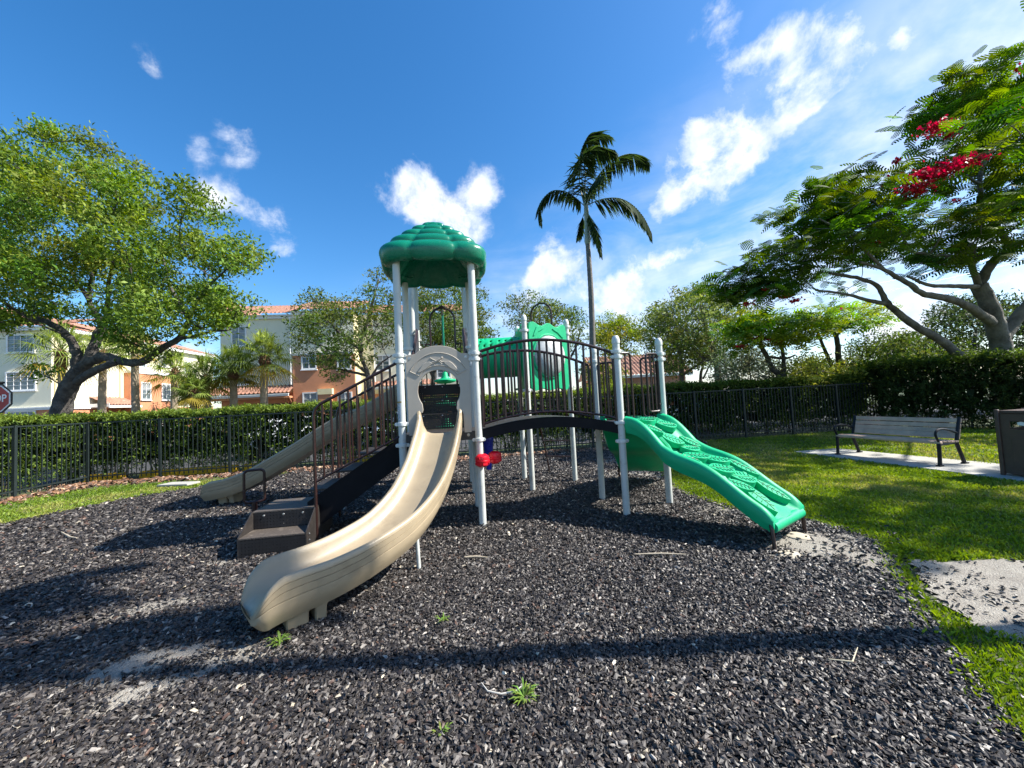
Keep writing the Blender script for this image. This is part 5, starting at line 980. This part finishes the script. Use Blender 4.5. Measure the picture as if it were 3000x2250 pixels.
# ------------------------------------------------------------------ buildings
mCream = plain('cream stucco', (.78,.74,.56), .85, .07, 1.5, .25, 30); mCreamY = plain('yellow trim and sunlit stucco', (.78,.68,.40), .85, .06, 3); mOrange = plain('orange stucco', (.62,.27,.14), .85, .10, 2, .35, 22)
mWhite = plain('white trim', (.80,.80,.78), .6, .04, 6); mGlass = plain('window glass', (.045,.065,.075), .12, .5, 1.2, spec=.8, c2=(.16,.20,.22)); mGarageShade = plain('garage opening shade', (.012,.011,.012), .6)
mTile = plain('clay roof tile', (.40,.20,.135), .8, .4, 7, .3, 30, c2=(.25,.115,.075), dirt=((.55,.36,.26), 4, .52, .6)); mBlind = plain('blinds', (.30,.32,.33), .7)
def window(T, c, d, n, w, h, cols=2, rows=2, sill=True):
    """c centre on the wall face, d along the wall, n outward"""
    c, d, n = Vector(c), Vector(d), Vector(n); f = MB(); t = .10
    f.prism([(-w/2-t, -h/2-t), (w/2+t, -h/2-t), (w/2+t, h/2+t), (-w/2-t, h/2+t)], c, d, Z, n, .07, holes=[[(-w/2, -h/2), (w/2, -h/2), (w/2, h/2), (-w/2, h/2)]])
    for k_ in range(1, cols): f.bar(c + d*(-w/2+w*k_/cols) - Z*h/2 + n*.045, c + d*(-w/2+w*k_/cols) + Z*h/2 + n*.045, .04 if k_*2 == cols else .02, .03, up=n)
    for k_ in range(1, rows): f.bar(c - d*w/2 + Z*(-h/2+h*k_/rows) + n*.044, c + d*w/2 + Z*(-h/2+h*k_/rows) + n*.044, .02, .03, up=n)
    if sill: f.prism([(-w/2-.16, -h/2-t-.08), (w/2+.16, -h/2-t-.08), (w/2+.16, -h/2-t), (-w/2-.16, -h/2-t)], c, d, Z, n, .13)
    o = f.build('window', mWhite, T); g_ = MB(); g_.prism([(-w/2, -h/2), (w/2, -h/2), (w/2, h/2), (-w/2, h/2)], c + n*.008, d, Z, n, .014); g_.build('pane', mGlass, o)
    if random.random() < .55: return
    g_ = MB(); g_.prism([(-w/2+.02, h*.05), (w/2-.02, h*.05), (w/2-.02, h/2-.02), (-w/2+.02, h/2-.02)], c + n*.023, d, Z, n, .004); g_.build('blind', mBlind, o)
def tiles(T, a, d, L, back, run, rise, name='roof', pitch=.30):
    """barrel tiles: a = left eave corner, d along the eave, back = uphill direction"""
    a, d, back = Vector(a), Vector(d), Vector(back); nc = int(L/pitch)*6; nr = max(2, int(run/.38)); rows = []
    for i in range(nr+1):
        for q_ in (0, 1):
            t = min(1, (i+(.98 if q_ else 0))/nr); row = []
            for j in range(nc+1):
                x = L*j/nc; ph = (x/pitch) % 1; z_ = .075*max(-.15, math.sin(2*math.pi*ph)) + (.03 if not q_ else 0); row.append(a + d*x + back*run*t + Z*(rise*t + z_))
            rows.append(row)
    mb = MB(); mb.grid(rows); o = mb.build(name, mTile, T, sharp=80); return o
def block(T, x0, x1, y0, y1, z0, z1, mat, name='wall'):
    mb = MB(); mb.box(((x0+x1)/2, (y0+y1)/2, (z0+z1)/2), (x1-x0, y1-y0, z1-z0)); return mb.build(name, mat, T)
def ledge(T, x0, x1, y, z, h=.22, pr=.14, nm='cornice', mat=None):
    mb = MB(); mb.box(((x0+x1)/2, y-pr/2, z), (x1-x0, pr, h)); mb.box(((x0+x1)/2, y-pr*.8, z+h*.3), (x1-x0+.06, pr*1.2, h*.35)); return mb.build(nm, mat or mWhite, T)
X_ = Vector((1,0,0)); FN = Vector((0,-1,0))
# middle building
yM = 31.0; x0 = at(664, 1100, yM).x; x1 = at(864, 1100, yM).x; x2 = at(1036, 1100, yM).x; XR = -3.6
BM = thing('apartment_building', 'three storey cream and orange building with tile roof behind the sparse oak', 'building', (x1, yM, 0), 'apartment buildings behind the hedge')
block(BM, x0, x1, yM, yM+12, 3.3, 9.55, mCream); block(BM, x0, x1, yM+.02, yM+11.9, 0, 3.3, mOrange); block(BM, x1, x2, yM-.35, yM+12, 6.25, 9.7, mCream); block(BM, x1, x2, yM-.38, yM+12, 0, 6.25, mOrange)
block(BM, x2, x2+.04, yM-.30, yM+1.4, 0, 9.6, mCreamY, 'sunlit_side'); block(BM, x2+.04, XR, yM+1.4, yM+12, 2.9, 9.7, mCream); block(BM, x2+.04, XR, yM+1.36, yM+11.9, 0, 2.9, mOrange)  # thin side face in yellower stucco, its sunlit tone put into the colour
ledge(BM, x0-.1, x1, yM, 9.45, .3, .2, 'fascia'); ledge(BM, x1, x2+.1, yM-.35, 9.62, .3, .2, 'fascia'); ledge(BM, x1, x2, yM-.38, 6.3, .2, .12); ledge(BM, x2, XR, yM+1.4, 9.62, .3, .2, 'fascia')
tiles(BM, (x0-.5, yM-.55, 9.62), X_, x1-x0+.6, (0,1,0), 5, 1.9); tiles(BM, (x1-.2, yM-.9, 9.80), X_, x2-x1+.6, (0,1,0), 5.3, 2.0); tiles(BM, (x2+.3, yM+.8, 9.80), X_, XR-x2+.1, (0,1,0), 5, 1.9)
mb = MB(); mb.prism([(0, 0), (12, 0), (10, 1.8), (2, 1.8)], (x0-.4, yM-.3, 9.6), (0,1,0), Z, (1,0,0), .05); mb.build('gable', mTile, BM)
tiles(BM, (x0-.7, yM-1.15, 3.25), X_, x1-x0+.7, (0,1,0), 1.15, .62, 'canopy_roof'); ledge(BM, x0-.7, x1-.05, yM-1.05, 3.10, .2, .1, 'canopy_fascia'); block(BM, x0-.6, x1-.06, yM-1.0, yM, 2.85, 3.0, mOrange, 'canopy_soffit')
for a, b in ((x0+1.0, x0+3.6), (x1-3.0, x1-.3)): block(BM, a, b, yM-.03, yM+.02, 0, 2.45, mGarageShade, 'garage_shade')  # flat slabs, the shade inside the garages put into their near-black colour
mb = MB()
for k_ in range(3): mb.bar(Vector((x1-.25-.25*k_, yM-.02, 2.3)), Vector((x1-.05-.2*k_, yM-1.0, 2.95)), .05, .05)
mb.build('bracket', mOrange, BM)
tiles(BM, (x2+.8, yM+.5, 3.5), X_, 6, (0,1,0), .95, .5, 'canopy_roof'); ledge(BM, x2+.8, x2+6.8, yM+.6, 3.35, .2, .1, 'canopy_fascia')
window(BM, at(712, 988, yM), X_, FN, .95, 1.45, 2, 3); window(BM, at(716, 1100, yM), X_, FN, .95, 1.40, 2, 3)
window(BM, at(901, 1063, yM-.38), X_, FN, .95, .85); window(BM, at(1000, 1062, yM-.38), X_, FN, .9, .8); window(BM, at(905, 1170, yM-.38), X_, FN, .95, .95); window(BM, at(1003, 1168, yM-.38), X_, FN, .9, .9)
c = at(950, 1150, yM-.4); block(BM, c.x-.5, c.x+.45, yM-.75, yM-.38, 0, c.z-.15, mOrange, 'chimney_breast'); block(BM, c.x-.55, c.x+.55, yM-.80, yM-.38, c.z-.15, c.z+.3, mCreamY, 'chimney_cap')
for px, py in ((1290, 1000), (1300, 1080), (1120, 1060)): window(BM, at(px, py, yM+1.4), X_, FN, 1.0, 1.2, 2, 3)
for xx in (x1-.12, x2+1.2): 
    mb = MB(); mb.tube([(xx, yM-.45 if xx < x1 else yM+1.32, 3.9), (xx, yM-.45 if xx < x1 else yM+1.32, 9.3)], .05, 8); mb.build('downpipe', mWhite, BM)
# left building: gable end towards the playground, long side facing the sun
yL = 30.0; xr = at(150, 1100, yL).x; xl = xr-18
BL = thing('apartment_building', 'long cream and orange building with tile canopy behind the leaning shade tree', 'building', (xr, yL, 0), 'apartment buildings behind the hedge')
block(BL, xl, xr, yL, yL+19, 2.95, 9.3, mCream); block(BL, xl, xr, yL+.02, yL+18.9, 0, 2.95, mOrange); ledge(BL, xl, xr+.12, yL, 3.0, .24, .14)
XN = Vector((1,0,0)); YD = Vector((0,1,0))
ledge(BL, xl, xr+.3, yL-.1, 9.25, .3, .25, 'fascia')
mb = MB(); mb.prism([(0, 9.15), (19.2, 9.15), (19.2, 9.42), (0, 9.42)], (xr, yL-.2, 0), YD, Z, XN, .45); mb.prism([(0, 2.9), (6.0, 2.9), (6.0, 3.12), (0, 3.12)], (xr, yL, 0), YD, Z, XN, .12); mb.build('fascia', mWhite, BL)
rf = tiles(BL, (xr+.5, yL-.4, 9.40), (0,1,0), 19.6, (-1,0,0), 8, 2.6); tiles(BL, (xl, yL-.5, 9.4), X_, 18.4, (0,1,0), 5.5, 1.7)
yo = at(365, 1110, 30).x; yA = 36.2; yB = 42.0                    # orange bay of the long side
mb = MB(); mb.box((xr+.3, (yA+yB)/2, 3.15), (.75, yB-yA, 6.3)); bay = mb.build('wall', mOrange, BL); mb = MB(); mb.box((xr+.33, (yA+yB)/2, 6.36), (.85, yB-yA+.1, .22)); mb.build('cornice', mWhite, BL)
for yy, zz, w_, h_ in ((37.9, 4.55, .95, 1.55), (40.4, 4.55, .95, 1.55), (37.9, 1.4, .95, 1.2), (40.4, 1.4, .95, 1.2)): window(BL, (xr+.675, yy, zz), YD, XN, w_, h_, 2, 3)
for yy, zz in ((38.2, 7.6), (40.8, 7.9), (44.5, 7.6), (44.5, 4.6), (47, 4.6)): window(BL, (xr, yy, zz), YD, XN, .95, 1.1, 2, 2)
for yy in (30.35, 36.0, 42.6): mb = MB(); mb.box((xr+.06, yy, 6.1), (.12, .35, 6.1)); mb.build('pilaster', mCreamY, BL)
tiles(BL, (xr+1.6, 33.0, 3.15), YD, 3.3, (-1,0,0), 1.6, .75, 'canopy_roof'); mb = MB(); mb.box((xr+1.55, 34.65, 3.02), (.10, 3.3, .2)); mb.box((xr+.8, 33.05, 3.15), (1.5, .08, .3)); mb.build('canopy_fascia', mWhite, BL)
mb = MB(); mb.bar((xr+.05, 33.1, 2.0), (xr+1.4, 33.1, 2.95), .09, .09); mb.bar((xr+.05, 36.1, 2.0), (xr+1.4, 36.1, 2.95), .09, .09); mb.build('bracket', mOrange, BL)
for px, py, w_, h_ in ((72, 1008, 1.75, 1.25), (72, 1117, 1.9, 1.3), (72, 1228, 1.9, 1.1)): window(BL, at(px, py, yL), X_, FN, w_, h_, 4, 4 if h_ > 1.2 else 3)
ledge(BL, at(30,1200,yL).x, at(112,1200,yL).x, yL, at(72,1201,yL).z, .14, .12, 'window_head')
BM.rotation_euler = (0, 0, R(7.0)); BL.rotation_euler = (0, 0, R(6.0))
# low building with red tiles seen through the right guard rails
yR = 32; xa = at(1755, 1130, yR).x; xb = at(2010, 1130, yR).x
BR = thing('low_building', 'low salmon building with a red tile hip roof right of the bridge', 'building', ((xa+xb)/2, yR, 0), 'low buildings'); mSal = plain('salmon stucco', (.52,.28,.20), .85, .1, 2)
block(BR, xa, xb, yR, yR+8, 0, 3.3, mSal); tiles(BR, (xa-.5, yR-.5, 3.3), X_, xb-xa+1, (0,1,0), 4.5, 2.1); ledge(BR, xa-.4, xb+.4, yR-.4, 3.2, .2, .1, 'fascia')
mb = MB(); mb.prism([(0, 3.3), (8.6, 3.3), (4.3, 5.4)], (xa-.3, yR-.4, 0), YD, Z, X_, .1); mb.build('gable', mSal, BR)
for px in (1790, 1870, 1950): window(BR, at(px, 1150, yR), X_, FN, .9, .9)
# ------------------------------------------------------------------ lamp post, wires, wheel stops, parked cars
c = at(1905, 970, 34); LP = thing('street_lamp', 'thin dark lamp post with a flat double head left of the grey green trees', 'street lamp', (c.x, c.y, 0)); mb = MB(); mb.tube([(c.x, c.y, 0), (c.x, c.y, c.z)], .075, 10); mb.build('pole', mDark, LP)
for s_ in (-1, 1): mb = MB(); mb.box((c.x+s_*.36, c.y, c.z+.06), (.52, .30, .09)); mb.bar((c.x, c.y, c.z), (c.x+s_*.2, c.y, c.z+.03), .06, .06); mb.build('lamp_head', mDark, LP, bevel=.02)
c2 = at(1860, 1060, 60); L2 = thing('street_lamp', 'tiny distant lamp post left of the dark one', 'street lamp', (c2.x, c2.y, 0)); mb = MB(); mb.tube([(c2.x, c2.y, 0), (c2.x, c2.y, c2.z)], .07, 8); mb.build('pole', mDark, L2); mb = MB(); mb.box((c2.x, c2.y, c2.z+.05), (1.2, .3, .09)); mb.build('lamp_head', mDark, L2)
for i, (pa, pc_) in enumerate((((2470, 852), (2720, 792)), ((2470, 880), (2720, 820)), ((2470, 915), (2720, 862)))):
    a, b = at(*pa, 30), at(*pc_, 30); d = b-a; a2, b2 = a - d*.6, a + d*4.5; mb = MB(); mb.tube([a2.lerp(b2, t/12) - Z*.5*math.sin(math.pi*t/12) + Z*.2 for t in range(13)], .014, 5); o = mb.build('power_line', mDark); tag(o, ('topmost', 'middle', 'lowest')[i] + ' of the three thin wires seen through the large poinciana', 'wire', 'overhead wires')
mYel = plain('yellow kerb paint', (.72,.42,.01), .6, .15, 8)
for i, px in enumerate((300, 462, 555, 640, 762, 1060)):
    c = gr(px, 1362-(px-300)*.035, .05); c.y = min(c.y, 13.6+.13*c.x); q = at(px, 1375, 12.0); q = at(px, 1375, 12.05+.129*q.x+.45); mb = MB(); mb.prism([(-.5, 0), (.5, 0), (.46, .19), (-.46, .19)], (q.x, q.y, -.01), (.99,.13,0), Z, (-.13,.99,0), .16)
    o = mb.build('wheel_stop', mYel, bevel=.015); tag(o, 'yellow wheel stop glimpsed under the hedge, number %s from the left' % ('one', 'two', 'three', 'four', 'five', 'six')[i] if False else ('yellow wheel stop glimpsed under the hedge ' + ('left of the fence bend', 'just right of the fence bend', 'between the bend and the far slide', 'above the tip of the far slide', 'behind the middle of the far slide', 'behind the stair rails')[i]), 'wheel stop', 'yellow wheel stops')
mTyre = plain('tyre', (.015,.015,.015), .8); mCarG = plain('car glass', (.02,.025,.03), .08, spec=.9)
def car(lab, x, y, rz, col):
    T = thing('parked_car', lab, 'car', (x, y, 0), 'cars parked behind the hedge'); m = plain('car paint', col, .2, .03, spec=.8); mt = Matrix.Rotation(rz, 3, 'Z'); o = Vector((x, y, 0))
    def P(a, b, z): return o + mt @ Vector((a, b, z))
    prof = [(-2.2,.35), (-2.25,.75), (-1.95,.95), (-1.45,1.0), (-.85,1.42), (.55,1.45), (1.25,1.02), (2.05,.90), (2.25,.6), (2.2,.32)]; rows = []
    for b, s in ((-.9, .93), (-.86, 1), (0, 1.015), (.86, 1), (.9, .93)): rows.append([P(a*(.985 if abs(b) == .9 else 1), b*(1 if z < 1.05 else .80), .3+(z-.3)*(s if z > 1 else 1)) for a, z in prof])
    mb = MB(); mb.grid(rows); n = len(prof); mb.f.append(tuple(range(n))); mb.f.append(tuple(4*n+i for i in range(n))[::-1]); mb.sm += [True, True]; mb.build('body', m, T, sharp=40)
    mb = MB()
    for b in (-1, 1): mb.prism([(-1.25,1.03), (-.78,1.36), (.5,1.39), (1.05,1.05)], P(0, b*.80, 0) if b > 0 else P(0, b*.80, 0), mt @ Vector((1,0,0)), Z, mt @ Vector((0,b,0)), .06)
    mb.build('side_window', mCarG, T)
    for a in (-1.35, 1.4):
        for b in (-1, 1): mb = MB(); mb.tube([P(a, b*.70, .33), P(a, b*.93, .33)], .33, 20); w_ = mb.build('wheel', mTyre, T, sharp=30); mb = MB(); mb.tube([P(a, b*.925, .33), P(a, b*.94, .33)], .2, 14); mb.build('rim', mSteel, w_, sharp=30)
    for b in (-.65, .65): mb = MB(); mb.box(P(2.22, b, .68), (.08, .36, .14), rz); mb.build('headlight', mWhite, T, bevel=.02)
car('white car half hidden behind the shaded hedge right of the bridge', 7.9, 18.0, R(97), (.75,.76,.78)); car('silver blue car half hidden behind the hedge and the stair rails', -5.0, 16.2, R(95), (.35,.42,.52)); car('white car half hidden behind the hedge beside the far slide', -9.2, 16.2, R(95), (.72,.73,.75))
